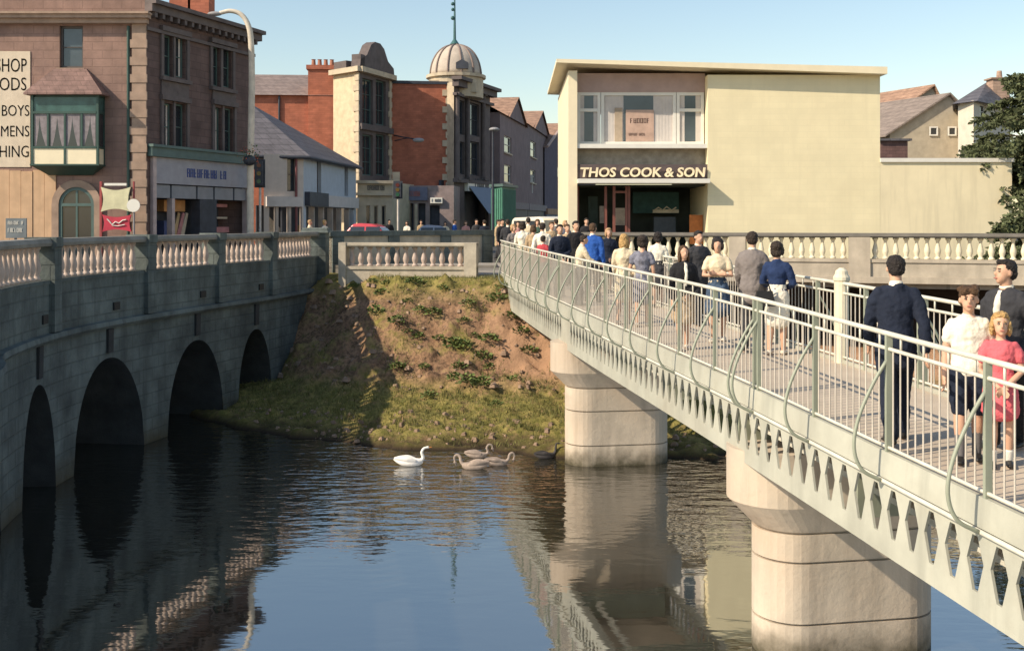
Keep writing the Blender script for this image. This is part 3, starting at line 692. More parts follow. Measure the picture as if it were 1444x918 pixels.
m.frustum(base, top, zb1+.07, zt2); m.frustum(base, base, zb1, zb1+.068); m.build('bay_roof', mat('bay_tiles', (.23,.14,.12), .8, var=.25, scale=3, bump=.3, brick=(.4,.22)), bw_)
# arched ground-floor window
uc = (hole_a[0]+hole_a[2])/2; hw = (hole_a[2]-hole_a[0])/2; zsp = hole_a[3]-hw
def arch_ring(F, uc, hw, zs, z0, r0, r1, o0, o1, mb):
    pts = [(-1,z0)]+[(k, None) for k in range(13)]+[(1,z0)]
    def P(r):
        out = [(uc-r, z0)]
        for k in range(13): a = math.pi-math.pi*k/12; out.append((uc+r*math.cos(a), zs+r*math.sin(a)))
        return out+[(uc+r, z0)]
    A, B = P(r0), P(r1)
    for i in range(len(A)-1):
        q = [A[i], A[i+1], B[i+1], B[i]]
        mb.hexa([F.p(u,o0,z) for u,z in q]+[F.p(u,o1,z) for u,z in q])
m = MB(); arch_ring(Ff, uc, hw, zsp, 3.6, hw, hw+.3, .003, .12, m); m.build('arch_surround', BROWN2, b1)
m = MB(); arch_ring(Ff, uc, hw, zsp, 3.6, hw-.14, hw-.001, .004, .07, m); m.fbox(Ff, uc-hw+.14, uc+hw-.14, .005, .07, zsp-.06, zsp+.06); m.fbox(Ff, uc-.04, uc+.04, .005, .06, 3.7, zsp+hw-.16); wo = m.build('arched_window', TEALP, b1)
m = MB(); P_ = [(uc-hw+.01, 3.6)]+[(uc+(hw-.01)*math.cos(math.pi-math.pi*k/12), zsp+(hw-.01)*math.sin(math.pi*k/12)) for k in range(13)]+[(uc+hw-.01,3.6)]
m.prism([Ff.p(u,.003,z) for u,z in P_], Ff.p(0,.03,0)-Ff.p(0,.003,0)); m.build('pane', GLASS, wo)
# painted sign and boarded lower wall
us_, zs_, ue_, ze_ = Ff.rect(-150, 73, 43, 236); m = MB(); m.fbox(Ff, us_, ue_, .003, .035, zs_, ze_); sg = m.build('painted_sign', mat('sign_cream', (.62,.52,.40), .8, var=.1, streak=.1), b1)
for t, yb, hpx in (('SHOP',102,21),('GOODS',128,20),('BOYS',164,17),('MENS',193,17),('CLOTHING',222,18)):
    z = Ff.z(20, yb); hh = hpx*46/FPX*.92; v, f = text_mb(t, hh/.7, .008, 0, -.004, 'RIGHT'); mb_ = MB()
    ue = Ff.ud({'SHOP':40,'GOODS':40,'BOYS':44,'MENS':44,'CLOTHING':44}[t])[0]-.05
    mb_.add([Ff.p(ue+q.x*(.64 if t=='SHOP' else .74), .045, z+q.y) for q in v], f); mb_.build('lettering', LETTER, sg, fix=False)
u0_, z0_, u1_, z1_ = Ff.rect(-150, 240, 80, 345); m = MB(); k = 14
for i in range(k): a = u0_+(u1_-u0_)*i/k; b = u0_+(u1_-u0_)*(i+1)/k-.02; m.fbox(Ff, a, b, .003, .05+.012*(i%3), 3.5, z1_-.1*((i*7)%3)*.3)
m.build('boarded_panel', mat('buff_boards', (.55,.36,.22), .85, var=.12, scale=2, streak=.15), b1)
# shop front in the street wall
su0, sz0, su1, sz1 = shop
m = MB(); m.fbox(Fr, su0-.25, su1+.25, .003, .3, sz1-.02, sz1+.38); m.fbox(Fr, su0-.3, su1+.3, .003, .4, sz1+.382, sz1+.5); m.build('shop_cornice', TEALP, b1)
zf0 = Fr.z(280, 262); zp0 = Fr.z(280, 281)
m = MB(); m.fbox(Fr, su0+.25, su1-.05, -.2, .12, zf0, sz1-.03); fa = m.build('shop_fascia', GREYP, b1)
scribble(Fr.off(.12), Fr.ud(260)[0], Fr.ud(316)[0], Fr.z(290, 252), Fr.z(290, 240), fa, BLUEL, 12, seed=4)
m = MB()
for a, b in zip((0,.17,.44,.63,.86), (.15,.42,.61,.84,1.0)): m.fbox(Fr, su0+.25+(su1-su0-.3)*a, su0+.25+(su1-su0-.3)*b, -.2, .03, zp0, zf0-.05)
m.build_each('transom_panel', mat('transom_grey', (.22,.23,.26), .4, var=.12), b1)
m = MB(); m.fbox(Fr, su0, su0+.22, -.2, .16, 3.6, sz1-.03); m.fbox(Fr, su1-.045, su1-.0, -.2, .14, 3.6, sz1-.03)
for a in (.19,): m.fbox(Fr, su0+(su1-su0)*a, su0+(su1-su0)*a+.2, -.2, .08, 3.6, zp0-.01)
m.build_each('shop_pilaster', mat('pilaster_pink', (.48,.38,.36), .6), b1)
m = MB(); m.fbox(Fr, su0+.0, su1, -1.4, -1.2, 3.6, sz1); m.build('shop_interior', DARKB, b1)
m = MB()
for a, b in ((.48,.66),): m.fbox(Fr, su0+(su1-su0)*a, su0+(su1-su0)*b, -.5, .02, 3.6, zp0-.01)
m.build('shop_door', DARKB, b1)
rr = random.Random(3)
GOODS = [mat('display_cloth_'+n_, c_, .8) for n_, c_ in (('tan',(.5,.34,.18)),('pink',(.55,.25,.25)),('cream',(.62,.52,.4)),('blue',(.08,.10,.22)),('orange',(.6,.3,.12)))]
for i, (a, b, za, zb, g_) in enumerate(((.05,.17,.55,.98,2),(.05,.17,.0,.35,0),(.25,.46,.72,1.0,4),(.25,.3,.0,.5,3),(.68,.92,.85,.93,1),(.68,.92,.55,.6,2),(.70,.94,.2,.34,1))):
    m = MB(); m.fbox(Fr, su0+(su1-su0)*a, su0+(su1-su0)*b, -1.1, -.7, 4.3+(zp0-4.35)*za, 4.3+(zp0-4.35)*zb); m.build('shop_display', GOODS[g_], b1)
for j, (g_, x) in enumerate(((0,.36),(1,.405),(2,.44))):
    m = MB(); q = su0+(su1-su0)*x; m.prism([Fr.p(q-.5,-.6,4.2),Fr.p(q-.15,-.6,4.2),Fr.p(q+.25,-.6,4.3+(zp0-4.3)*.66),Fr.p(q+.1,-.6,4.3+(zp0-4.3)*.68)], Fr.p(0,-.66,0)-Fr.p(0,-.6,0)); m.build('shop_display', GOODS[g_], b1)
# --- billboard of two curved panels beside the corner, and small signs in front of it
def pane_sign(x0, y0, x1, y1, d, pinch, th=.08):
    a, b = px(x0,y1,d), px(x1,y0,d); w_, h_ = b.x-a.x, b.z-a.z; o = []
    for i in range(9): t = i/8; o.append((a.x+w_*t, a.z+pinch*math.sin(math.pi*t)))
    for i in range(9): t = i/8; o.append((b.x-pinch*.8*math.sin(math.pi*t), a.z+h_*t))
    for i in range(9): t = i/8; o.append((b.x-w_*t, b.z-pinch*math.sin(math.pi*t)))
    for i in range(9): t = i/8; o.append((a.x+pinch*.8*math.sin(math.pi*t), b.z-h_*t))
    oo = []
    for q in o:
        if not oo or (Vector(q)-Vector(oo[-1])).length > 1e-4: oo.append(q)
    if (Vector(oo[0])-Vector(oo[-1])).length < 1e-4: oo.pop()
    m = MB(); m.prism([(x,d,z) for x,z in oo], (0,th,0)); return m
d = 44.6; p = px(165, 330, d)
bs = thing('hanging_board', 'double sign board with a cream upper panel and crimson lower panel', 'sign', (p.x, d, 3.7))
pane_sign(142, 264, 184, 299, d, .13).build('upper_panel', mat('board_cream', (.60,.56,.36), .6), bs)
rp_ = pane_sign(144, 303, 185, 327, d, .1).build('lower_panel', mat('board_crimson', (.50,.04,.07), .5), bs)
m = MB(); m.tube([px(x, y, d-.03) for x, y in ((151,309),(155,313),(158,317),(163,313),(168,315),(173,311),(178,310))], .025, 6); m.tube([px(x, y, d-.03) for x, y in ((158,318),(166,319),(176,317))], .02, 6); m.build('lettering', WHITEP, rp_)
m = MB(); m.box(px(147,0,d).x, px(178,0,d).x, d, d+.1, px(0,262,d).z, px(0,258.5,d).z); m.build('top_bar', WHITEP, bs)
m = MB(); m.box(px(139,0,d).x, px(142,0,d).x, d+.1, d+.2, 3.7, px(0,256,d).z); m.box(px(186,0,d).x, px(188,0,d).x, d+.1, d+.2, 3.7, px(0,256,d).z); m.build_each('frame_post', mat('post_red', (.3,.06,.06), .6), bs)
d = 43.8; p = px(188, 290, d)
ds = thing('round_sign', 'white round traffic sign on a thin post beside the crimson board', 'road sign', (p.x, d, 3.7))
m = MB(); M_ = Matrix.Rotation(R(90), 4, 'X'); n0 = 20
m.prism([(p.x+.27*math.cos(2*math.pi*k/n0), d, p.z+.27*math.sin(2*math.pi*k/n0)) for k in range(n0)], (0,.04,0)); m.build('disc', WHITEP, ds)
m = MB(); m.tube([(p.x,d+.07,3.6),(p.x,d+.07,p.z)], .035); m.build('post', LEAD, ds)
d = 30; p = px(20, 330, d)
ss = thing('direction_sign', 'small grey direction sign plate above the left bridge parapet', 'road sign', (p.x, d, 3.7))
m = MB(); m.box(px(8,0,d).x, px(37,0,d).x, d, d+.05, px(0,336,d).z, px(0,308,d).z); so_ = m.build('plate', mat('plate_grey', (.16,.18,.19), .6), ss)
Fs = Face((px(8,0,d).x, d), (px(37,0,d).x, d)); scribble(Fs, .06, .5, px(0,317,d).z, px(0,312,d).z, so_, WHITEP, 8, .012, 11); scribble(Fs, .06, .5, px(0,328,d).z, px(0,322,d).z, so_, WHITEP, 7, .012, 12)
m = MB(); m.tube([(p.x,d+.09,3.6),(p.x,d+.09,p.z+.3)], .04); m.build('post', LEAD, ss)
# --- concrete street lamp with a swan neck
lp = px(353, 330, 50); d = 50
sl_ = thing('concrete_street_lamp', 'pale concrete street lamp with a swan neck arm at the brown corner building', 'street lamp', (lp.x, d, 3.7))
pts = curve_pts([(lp.x,d,3.7),(lp.x,d,7),px(355,120,d),px(354,60,d),px(350,36,d),px(340,21,d),px(325,16,d),px(310,19,d)], 6)
m = MB(); m.tube(pts, [.17-.08*i/len(pts) for i in range(len(pts))], 10); m.build('column', mat('lamp_concrete', (.62,.55,.45), .8), sl_, smooth=True)
q = px(303, 20, d); m = MB(); m.ell(q, .35, .16, .11); m.build('lamp_head', LEAD, sl_, smooth=True)
q = px(352, 222, d-.2); hb = thing('hanging_basket', 'flower basket with red blooms on the street lamp', 'flower basket', (q.x, q.y, q.z))
m = MB(); m.ell((q.x,q.y,q.z-.15), .3, .3, .25, 12, 6); m.build('basket', DARKB, hb)
for nm, cc, sd in (('leaves', (.05,.10,.03), 1), ('flowers', (.45,.12,.06), 2)):
    r_ = random.Random(sd); m = MB()
    for i in range(90):
        a = Vector((r_.gauss(0,.24), r_.gauss(0,.24), r_.gauss(.12,.2)))+q; s_ = .07
        v = [a+Vector((r_.uniform(-s_,s_), r_.uniform(-s_,s_), r_.uniform(-s_,s_))) for _ in range(3)]; m.add(v, [(0,1,2)])
    m.build(nm, mat('basket_'+nm, cc, .7), hb, fix=False)
# --- low shops with a slate roof
A, Cc, B = pl(372, 57), pl(428, 58.2), pl(502, 70); Fa, Fb = Face(A, Cc), Face(Cc, B); ze = 8.85
b2 = thing('slate_roof_shops', 'low whitewashed shop row, bluish on its shaded side, with a sweeping dark slate roof', 'building', (Cc.x, Cc.y, 3.7))
wa = [Fa.rect(405, 222, 417, 270)]; wb = [Fb.rect(447, 228, 453, 275), Fb.rect(486, 232, 491, 277)]
ga = (.3, 3.6, Fa.L-.1, 6.0); gb = (.5, 3.6, Fb.L-.6, 6.05)
m = MB(); wall(m, Fa, 0, Fa.L, 3.5, ze, wa+[ga], .3); m.build('front_wall', mat('white_wash', (.62,.53,.46), .85, var=.08, streak=.1), b2)
m = MB(); wall(m, Fb, 0, Fb.L, 3.5, ze, wb+[gb], .3); m.build('side_wall', WASH_SHADE, b2)
for r in wa: window(Fa, r, b2, BAR, 1, 2, .2, GLASS2)
for r in wb: window(Fb, r, b2, BAR, 1, 2, .2, GLASS)
m = MB(); P1 = px(352, 146, 63); P1b = px(300, 146, 68); Bq = Vector((B.x, B.y, ze)); ov = .35
Ae, Ce, Be = [Vector((*(q+Fa.n*ov)[:2], ze-.05)) for q in (A, Cc)]+[Vector((*(B+Fb.n*ov+Fb.t*.3)[:2], ze-.05))]
Ae -= Vector((3,0,0)); Ce = Vector((*(Cc+(Fa.n+Fb.n)*.25)[:2], ze-.05))
bk2 = Vector((B.x-9, B.y+5, ze)); m.add([Ae, Ce, Be, P1, P1b, bk2], [(0,1,3,4),(1,2,3),(2,5,4,3)]); m.add([v-Vector((0,0,.12)) for v in (Ae,Ce,Be)]+[Ae,Ce,Be], [(0,1,4,3),(1,2,5,4)]); m.build('roof', SLATE, b2)
m = MB(); m.tube([Ae-Vector((0,.05,.1)), Ce-Vector((0,.06,.1)), Be-Vector((0,.05,.1))], .09, 8); m.build('gutter', DARKB, b2)
m = MB(); m.tube([Fa.p(Fa.L-.45,.09,3.6), Fa.p(Fa.L-.45,.09,ze-.1)], .07); m.build('drainpipe', mat('pipe_red', (.2,.07,.07), .6), b2)
m = MB(); m.fbox(Fa, .1, Fa.L-.1, .003, .2, 6.02, 6.55); m.fbox(Fb, 4.2, Fb.L-.2, .003, .25, 6.08, 6.75); m.build_each('shop_fascia', mat('fascia_white', (.60,.54,.50), .7, var=.1), b2)
m = MB(); m.fbox(Fb, .2, 4.1, .003, .3, 6.08, 6.85); m.build('dark_fascia', DARKB, b2)
m = MB(); m.fbox(Fa, .0, Fa.L, -1.3, -1.2, 3.5, 6.1); m.fbox(Fb, 0, Fb.L, -1.3, -1.2, 3.5, 6.1); m.build('shop_interior', DARKB, b2)
m = MB()
for u in (.3, .62): m.fbox(Fa, Fa.L*u, Fa.L*u+.14, -.3, .02, 3.6, 6.0)
for k in range(1, 6): u = Fb.L*k/6; m.fbox(Fb, u, u+.13, -.3, .02, 3.6, 6.05)
m.build_each('shop_mullion', mat('mullion_cream', (.5,.42,.36), .7), b2)
m = MB(); m.prism([Fa.p(.5,-.9,4.3), Fa.p(1.5,-.9,4.2), Fa.p(1.5,-.9,4.6), Fa.p(.5,-.9,5.6)], Fa.p(0,-1,0)-Fa.p(0,-.9,0)); m.build('shop_display', GOODS[2], b2)
m = MB(); m.fbox(Fb, 1.2, 2.0, -1.0, -.5, 4.2, 5.0); m.fbox(Fb, 2.4, 3.4, -.9, -.5, 4.2, 4.6); m.build('shop_display', GOODS[0], b2)
# --- red brick house with a broad chimney
A, B = pl(330, 75), pl(476, 75.5); F = Face(A, B); b3 = thing('brick_house', 'red brick house with a broad chimney stack behind the slate roofed shops', 'building', (B.x, B.y, 3.7))
m = MB(); shell(m, [tuple(A), tuple(B), (B.x,B.y+8), (A.x,A.y+8)], 3.5, F.z(400,134)); m.build('wall', BRICK, b3)
m = MB(); za, zb = F.z(400,135), F.z(400,107); m.add([F.p(-.3,.3,za),F.p(F.L,.3,za),F.p(F.L,-4,zb+.6),F.p(-.3,-4,zb+.6),F.p(-.3,-8,za),F.p(F.L,-8,za)], [(0,1,2,3),(3,2,5,4)]); rf = m.build('roof', mat('grey_tiles', (.24,.185,.165), .85, var=.2, scale=2, bump=.3, brick=(.5,.3)), b3)
c_ = F.rect(435, 99, 473, 240); m = MB(); m.fbox(F, c_[0], c_[2], -1.2, .25, 3.6, c_[3]); m.fbox(F, c_[0]-.12, c_[2]+.12, -1.3, .37, c_[3], c_[3]+.3); m.build('chimney', BRICK, rf)
m = MB()
for k in range(4): p = F.p(c_[0]+.3+(c_[2]-c_[0]-.6)*k/3, -.5, c_[3]+.3); m.lathe([(.17,0),(.13,.45),(.17,.5)], tuple(p), 10)
m.build_each('chimney_pot', mat('pot_clay', (.35,.16,.10), .8), rf)
m = MB(); q = F.ud(394)[0]; m.tube([F.p(q,.08,6), F.p(q,.08,F.z(394,136))], .08); m.build('drainpipe', DARKB, b3)
# --- ornate stone shop with a carved gable
c0, c1, cl = pl(506, 73), pl(551, 77.5), pl(470, 75); Fl, Fr4 = Face(cl, c0), Face(c0, c1); b4 = thing('gabled_bank', 'ornate cream stone building with tall glazed bays and a carved pediment', 'building', (c0.x, c0.y, 3.7)); zt = Fl.z(490, 100)
m = MB(); wall(m, Fl, 0, Fl.L, 3.5, zt); m.build('side_wall', mat('side_cream', (.60,.48,.32), .85, var=.15, stain=.3), b4)
hs = [Fr4.rect(511,112,526,176), Fr4.rect(530,114,544,177), Fr4.rect(511,190,526,248), Fr4.rect(530,190,544,248)]
m = MB(); wall(m, Fr4, 0, Fr4.L, 3.5, zt, hs, .3); bk = c1+Vector((-2,8)); wall(m, Face(c1, bk), 0, 8, 3.5, zt); m.add([(cl.x,cl.y,zt),(c0.x,c0.y,zt),(c1.x,c1.y,zt),(bk.x,bk.y,zt)], [(0,1,2,3)]); m.build('front_wall', STONE_SHADE, b4)
for h in hs: window(Fr4, h, b4, TEALP, 2, 3, .2, GLASS, fw=.1)
m = MB()
for i in range(13):
    z = 6.5+i*.7
    if z < zt-.4: e = .55 if i%2 else .38; m.fbox(Fl, Fl.L-e, Fl.L+.1, .003, .1, z, z+.42); 
m.fbox(Fl, Fl.L-.3, Fl.L+.05, .002, .06, 6.4, zt-.25); m.build('quoins', STONEC, b4); m = MB()
for i in range(13):
    z = 6.5+i*.7; e = .55 if i%2 else .38
    if z < zt-.4: m.fbox(Fr4, Fr4.L-e*.8, Fr4.L+.05, .004, .1, z, z+.42)
m.fbox(Fr4, Fr4.L-.25, Fr4.L+.02, .002, .06, 6.4, zt-.25); m.build('quoins', STONEC, b4)
m = MB(); m.fbox(Fr4, -.2, Fr4.L+.2, .003, .4, zt-.2, zt+.15); m.fbox(Fl, -.1, Fl.L+.3, .003, .35, zt-.2, zt+.15); m.build_each('cornice', STONEC, b4); m = MB(); m.fbox(Fr4, 0, Fr4.L, .003, .25, Fr4.z(528,186), Fr4.z(528,178)); m.build('string_course', STONE_SHADE, b4)
um = Fr4.L/2; m = MB(); m.prism([Fr4.p(um+a,.2,zt+.15+b) for a, b in ((-2.6,0),(2.6,0),(2.5,.5),(1.6,.9),(1.0,1.7),(.4,2.0),(-.4,2.0),(-1.0,1.7),(-1.6,.9),(-2.5,.5))], Fr4.p(0,-.5,0)-Fr4.p(0,.2,0)); m.fbox(Fr4, -.1, .5, -.5, .2, zt+.151, zt+1.0); m.fbox(Fl, .2, 1.6, -1, .1, zt+.151, zt+.7); m.build('pediment', STONE_SHADE, b4)
A, B = pl(504, 70.8), pl(553, 71.5); F = Face(A, B); zt_ = F.z(528, 257); hg = [F.rect(x, 290, x+6, 330) for x in (516, 527, 538)]
m = MB(); shell(m, [tuple(A), tuple(B), tuple(B+Vector((1,5))), tuple(A+Vector((0,3)))], 3.5, zt_, {0: hg}, .2); m.build('ground_floor', STONEC, b4)
for h in hg: window(F, (h[0],3.7,h[2],h[3]), b4, STONEC, 1, 2, .12, GLASS)
m = MB(); m.fbox(F, -.1, F.L+.1, .003, .25, zt_-.9, zt_-.75); m.fbox(F, -.1, F.L+.1, .003, .3, zt_-.1, zt_+.1); m.build_each('ledge', STONEC, b4)
scribble(F, F.L*.28, F.L*.78, zt_-.55, zt_-.22, b4, LETTER, 8, seed=9)
# --- red brick wall block and the domed corner house
A, B = pl(551, 77.7), pl(638, 78.4); F = Face(A, B); zt = F.z(590, 119)
b5 = thing('brick_gable_block', 'red brick gable wall with pale quoins beside the domed building', 'building', (A.x, A.y, 3.7))
m = MB(); shell(m, [tuple(A), tuple(B), tuple(B+Vector((.5,9))), tuple(A+Vector((0,9)))], 3.5, zt); m.build('wall', BRICK, b5)
m = MB(); m.fbox(F, -.05, F.L-.3, -9, .12, zt+.001, zt+.22); m.build('coping', DARKB, b5)
m = MB()
for i in range(16):
    z = 6.4+i*.62
    if z < zt-.5: e = .75 if i%2 else .5; m.fbox(F, F.L-e, F.L+.05, .003, .1, z, z+.45)
m.fbox(F, F.L-.4, F.L+.02, .002, .06, 6.3, zt-.1); m.build('quoins', STONEC, b5)
A2, B2 = pl(555, 75.5), pl(640, 75.5); G = Face(A2, B2); zs_ = G.z(600, 262); m = MB(); shell(m, [tuple(A2), tuple(B2), tuple(B2+Vector((.3,3.4))), tuple(A2+Vector((-.3,4)))], 3.5, zs_, {0: [G.rect(568,287,583,345)[:1]+(3.6,)+G.rect(568,287,583,345)[2:], (G.ud(590)[0],3.6,G.ud(600)[0],G.z(595,287)), (G.ud(606)[0],3.6,G.ud(620)[0],G.z(610,290))]}, .4); m.build('shop_front_wall', mat('shop_mauve', (.26,.2,.19), .8, var=.2), b5)
m = MB(); m.fbox(G, G.ud(568)[0], G.ud(603)[0], .003, .2, G.z(590,283), G.z(590,264)); f1_ = m.build('shop_sign', mat('sign_slate_blue', (.13,.135,.19), .6), b5); scribble(G.off(.2), G.ud(578)[0], G.ud(594)[0], G.z(590,277), G.z(590,270), f1_, mat('sign_rust', (.4,.12,.08), .6), 6, seed=5)
m = MB(); m.fbox(G, G.ud(607)[0], G.ud(624)[0], .003, .25, G.z(590,287), G.z(590,279)); f1_ = m.build('shop_sign', WHITEP, b5); scribble(G.off(.25), G.ud(609)[0], G.ud(622)[0], G.z(590,285), G.z(590,281), f1_, LETTER, 6, seed=6)
m = MB(); m.fbox(G, 0, G.L, -1.0, -.5, 3.5, zs_-.2); m.build('shop_interior', DARKB, b5)
m = MB(); m.fbox(G, G.ud(554)[0], G.ud(564)[0], .003, .25, 3.6, G.z(560,243)); m.fbox(G, G.ud(585)[0], G.ud(589)[0], .003, .2, 3.6, G.z(587,288)); m.build_each('pilaster', STONEC, b5)
# domed house
c0, c1 = pl(640, 77.5), pl(691, 84.5); cl = pl(630, 78.3); Fr5 = Face(c0, c1); Fl5 = Face(cl, c0); zt = Fr5.z(660, 122)
b6 = thing('domed_building', 'shaded stone corner building topped by a ribbed pale dome with a tall finial', 'building', (c0.x, c0.y, 3.7))
hs = [Fr5.rect(645,142,655,190), Fr5.rect(660,146,676,192), Fr5.rect(645,200,655,246), Fr5.rect(660,200,676,248)]; gs = (Fr5.ud(655)[0], 3.6, Fr5.L-.3, Fr5.z(672,272))
m = MB(); wall(m, Fr5, 0, Fr5.L, 3.5, zt, hs+[gs], .3); bk = c1+Vector((-1.5,6)); wall(m, Face(c1,bk), 0, Face(c1,bk).L, 3.5, zt); m.build('street_wall', STONE_SHADE, b6)
m = MB(); wall(m, Fl5, 0, Fl5.L, 3.5, zt); m.build('corner_wall', STONEC, b6)
for h in hs: window(Fr5, h, b6, DARKB, 1, 2, .2, GLASS, fw=.1)
m = MB()
for x in (642, 657, 679): u = Fr5.ud(x)[0]; m.tube([Fr5.p(u,.16,Fr5.z(x,250)), Fr5.p(u,.16,Fr5.z(x,136))], [.2,.17], 10); m.fbox(Fr5, u-.26, u+.26, .003, .42, Fr5.z(x,136), Fr5.z(x,131)); m.fbox(Fr5, u-.26, u+.26, .003, .42, Fr5.z(x,255), Fr5.z(x,250))
m.build_each('column', STONE_SHADE, b6)
m = MB(); m.fbox(Fr5, -.3, Fr5.L+.3, .003, .5, zt-.35, zt+.1); m.fbox(Fr5, -.45, Fr5.L+.5, .003, .8, zt+.102, zt+.35); m.fbox(Fr5, -.2, Fr5.L+.2, .003, .3, zt-1.0, zt-.8); m.fbox(Fr5, -.2, Fr5.L, .003, .35, Fr5.z(660,259), Fr5.z(660,254)); m.build_each('cornice', STONE_SHADE, b6)
dc = px(643, 108, 80.5); rd = 1.95; m = MB(); m.lathe([(rd*1.06,-1.6),(rd*1.06,-.15),(rd*1.16,-.1),(rd*1.16,.12),(rd*1.02,.15)], (dc.x,dc.y,dc.z-.1), 24); m.box(dc.x-1.9,dc.x+1.6,dc.y-1.7,dc.y+2.5,zt-.6,dc.z-.5); m.build('dome_drum', STONEC, b6)
m = MB(); prof = [(rd*math.cos(a)**.9, 2.35*math.sin(a)) for a in [R(90*i/12) for i in range(12)]]+[(.12,2.36)]; m.lathe(prof, (dc.x,dc.y,dc.z), 32); dm = m.build('dome', mat('dome_lead', (.46,.39,.32), .7, var=.15, scale=2), b6, smooth=True)
m = MB()
for k in range(12):
    a = 2*math.pi*(k+.5)/12; m.tube([(dc.x+r_*1.01*math.cos(a), dc.y+r_*1.01*math.sin(a), dc.z+z_) for r_, z_ in prof], .085, 6)
m.build('rib', mat('rib_dark', (.2,.15,.13), .7), dm)
m = MB(); m.prism([(dc.x+.1,dc.y-2.0,dc.z+.3),(dc.x+1.0,dc.y-2.0,dc.z+.3),(dc.x+1.0,dc.y-2.0,dc.z+.75),(dc.x+.55,dc.y-2.0,dc.z+1.0),(dc.x+.1,dc.y-2.0,dc.z+.75)], (0,.8,0)); m.build('dormer', DARKB, dm)
zf = px(638, -4, 80.5).z; m = MB(); m.tube([(dc.x-.1,dc.y,dc.z+2.2),(dc.x-.1,dc.y,zf)], [.12,.05], 8); m.lathe([(.3,0),(.34,.15),(.1,.5),(.08,.6)], (dc.x-.1,dc.y,dc.z+2.3), 12)
for y, r_ in ((26,.16),(14,.13),(6,.14)): m.ell(px(638.5,y,80.5)-Vector((.0,0,0)), r_, r_, r_, 10, 6)
m.tube([px(636,7,80.5), px(642,4,80.5)], .05, 6); m.build('finial', mat('finial_green', (.04,.12,.12), .5), b6)
u0, z0, u1, z1 = Fr5.rect(655, 271, 691, 257); m = MB(); m.fbox(Fr5, u0, Fr5.L, .003, .3, z0, z1); fs = m.build('shop_fascia', WHITEP, b6); scribble(Fr5.off(.3), u0+(Fr5.L-u0)*.25, u0+(Fr5.L-u0)*.8, z0+.2, z1-.2, fs, LETTER, 7, seed=8)
m = MB(); za = z0-.05; zb = za-2.1; o = 1.9; m.hexa([Fr5.p(u0+.2,o,zb-.3),Fr5.p(Fr5.L-.1,o,zb-.3),Fr5.p(Fr5.L-.1,o-.03,zb-.3),Fr5.p(u0+.2,o-.03,zb-.3),Fr5.p(u0+.2,.05,za),Fr5.p(Fr5.L-.1,.05,za),Fr5.p(Fr5.L-.1,.01,za),Fr5.p(u0+.2,.01,za)]); m.build('awning', mat('awning_blue', (.20,.24,.30), .9, var=.05), b6)
m = MB(); m.fbox(Fr5, 0, Fr5.L, -1.2, -1, 3.5, z0); m.build('shop_interior', DARKB, b6)
# bracket lamp on the brick wall
q = px(551, 190, 78); wl = thing('bracket_lamp', 'street lamp on a long thin bracket across the red brick gable', 'street lamp', tuple(q))
m = MB(); m.tube(curve_pts([q, px(570,194,77), px(588,197,76)], 5), .05, 6); m.tube([px(551,200,78), px(575,195,77)], .035, 6); m.build('arm', DARKB, wl)
m = MB(); m.ell(px(590,198,76), .42, .2, .16); m.build('lamp_head', LEAD, wl, smooth=True)
# --- houses further up the street
def house(name, label, poly, z1, wm_, ridge=None, holes={}, roofm=SLATE, wmat=WHITEP, **k):
    p0 = poly[0]; t = thing(name, label, 'building', (p0[0], p0[1], 3.7)); m = MB(); shell(m, [tuple(p) for p in poly], 3.5, z1, {i: v for i, v in holes.items()}, .15, cap=ridge is None); m.build('wall', wm_, t)
    for i, hh in holes.items():
        F = Face(poly[i], poly[(i+1)%len(poly)])
        for h in hh: window(F, h, t, wmat, 1, 2, .1, GLASS, fw=.07)
    if ridge:
        m = MB(); vs, fs = ridge; m.add(vs, fs); m.build('roof', roofm, t)
    return t
def gable(A, B, depth, ze, zr, back=None):   # gable end A-B; the ridge runs straight back
    A, B = Vector(A), Vector(B); M_ = (A+B)/2; d = Face(A, B).n*-depth
    Av, Bv, Mv = Vector((*A,ze)), Vector((*B,ze)), Vector((*M_,zr)); D = Vector((*d,0)); e = Vector((*(Face(A,B).n*.25),0)); f = (Bv-Av).normalized()*.25; dz = Vector((0,0,-.12))
    return [Av+e-f+dz, Mv+e, Bv+e+f+dz, Av+D-f+dz, Mv+D, Bv+D+f+dz], [(0,1,4,3),(1,2,5,4)], (Av, Bv, Mv, D)
A, B = pl(684, 90), pl(706, 89); F = Face(A, B)
tC = house('narrow_cream_house', 'narrow cream house front beyond the domed building', [A, B, B+Vector((1,8)), A+Vector((0,8))], F.z(695,172), CREAMX)
m = MB(); zt = F.z(695,172); m.prism([F.p(0,.2,zt),F.p(F.L,.2,zt),F.p(F.L*.1,.2,zt+1.3),F.p(0,.2,zt+1.5)], (0,6,0)); m.build('roof', SLATE, tC)
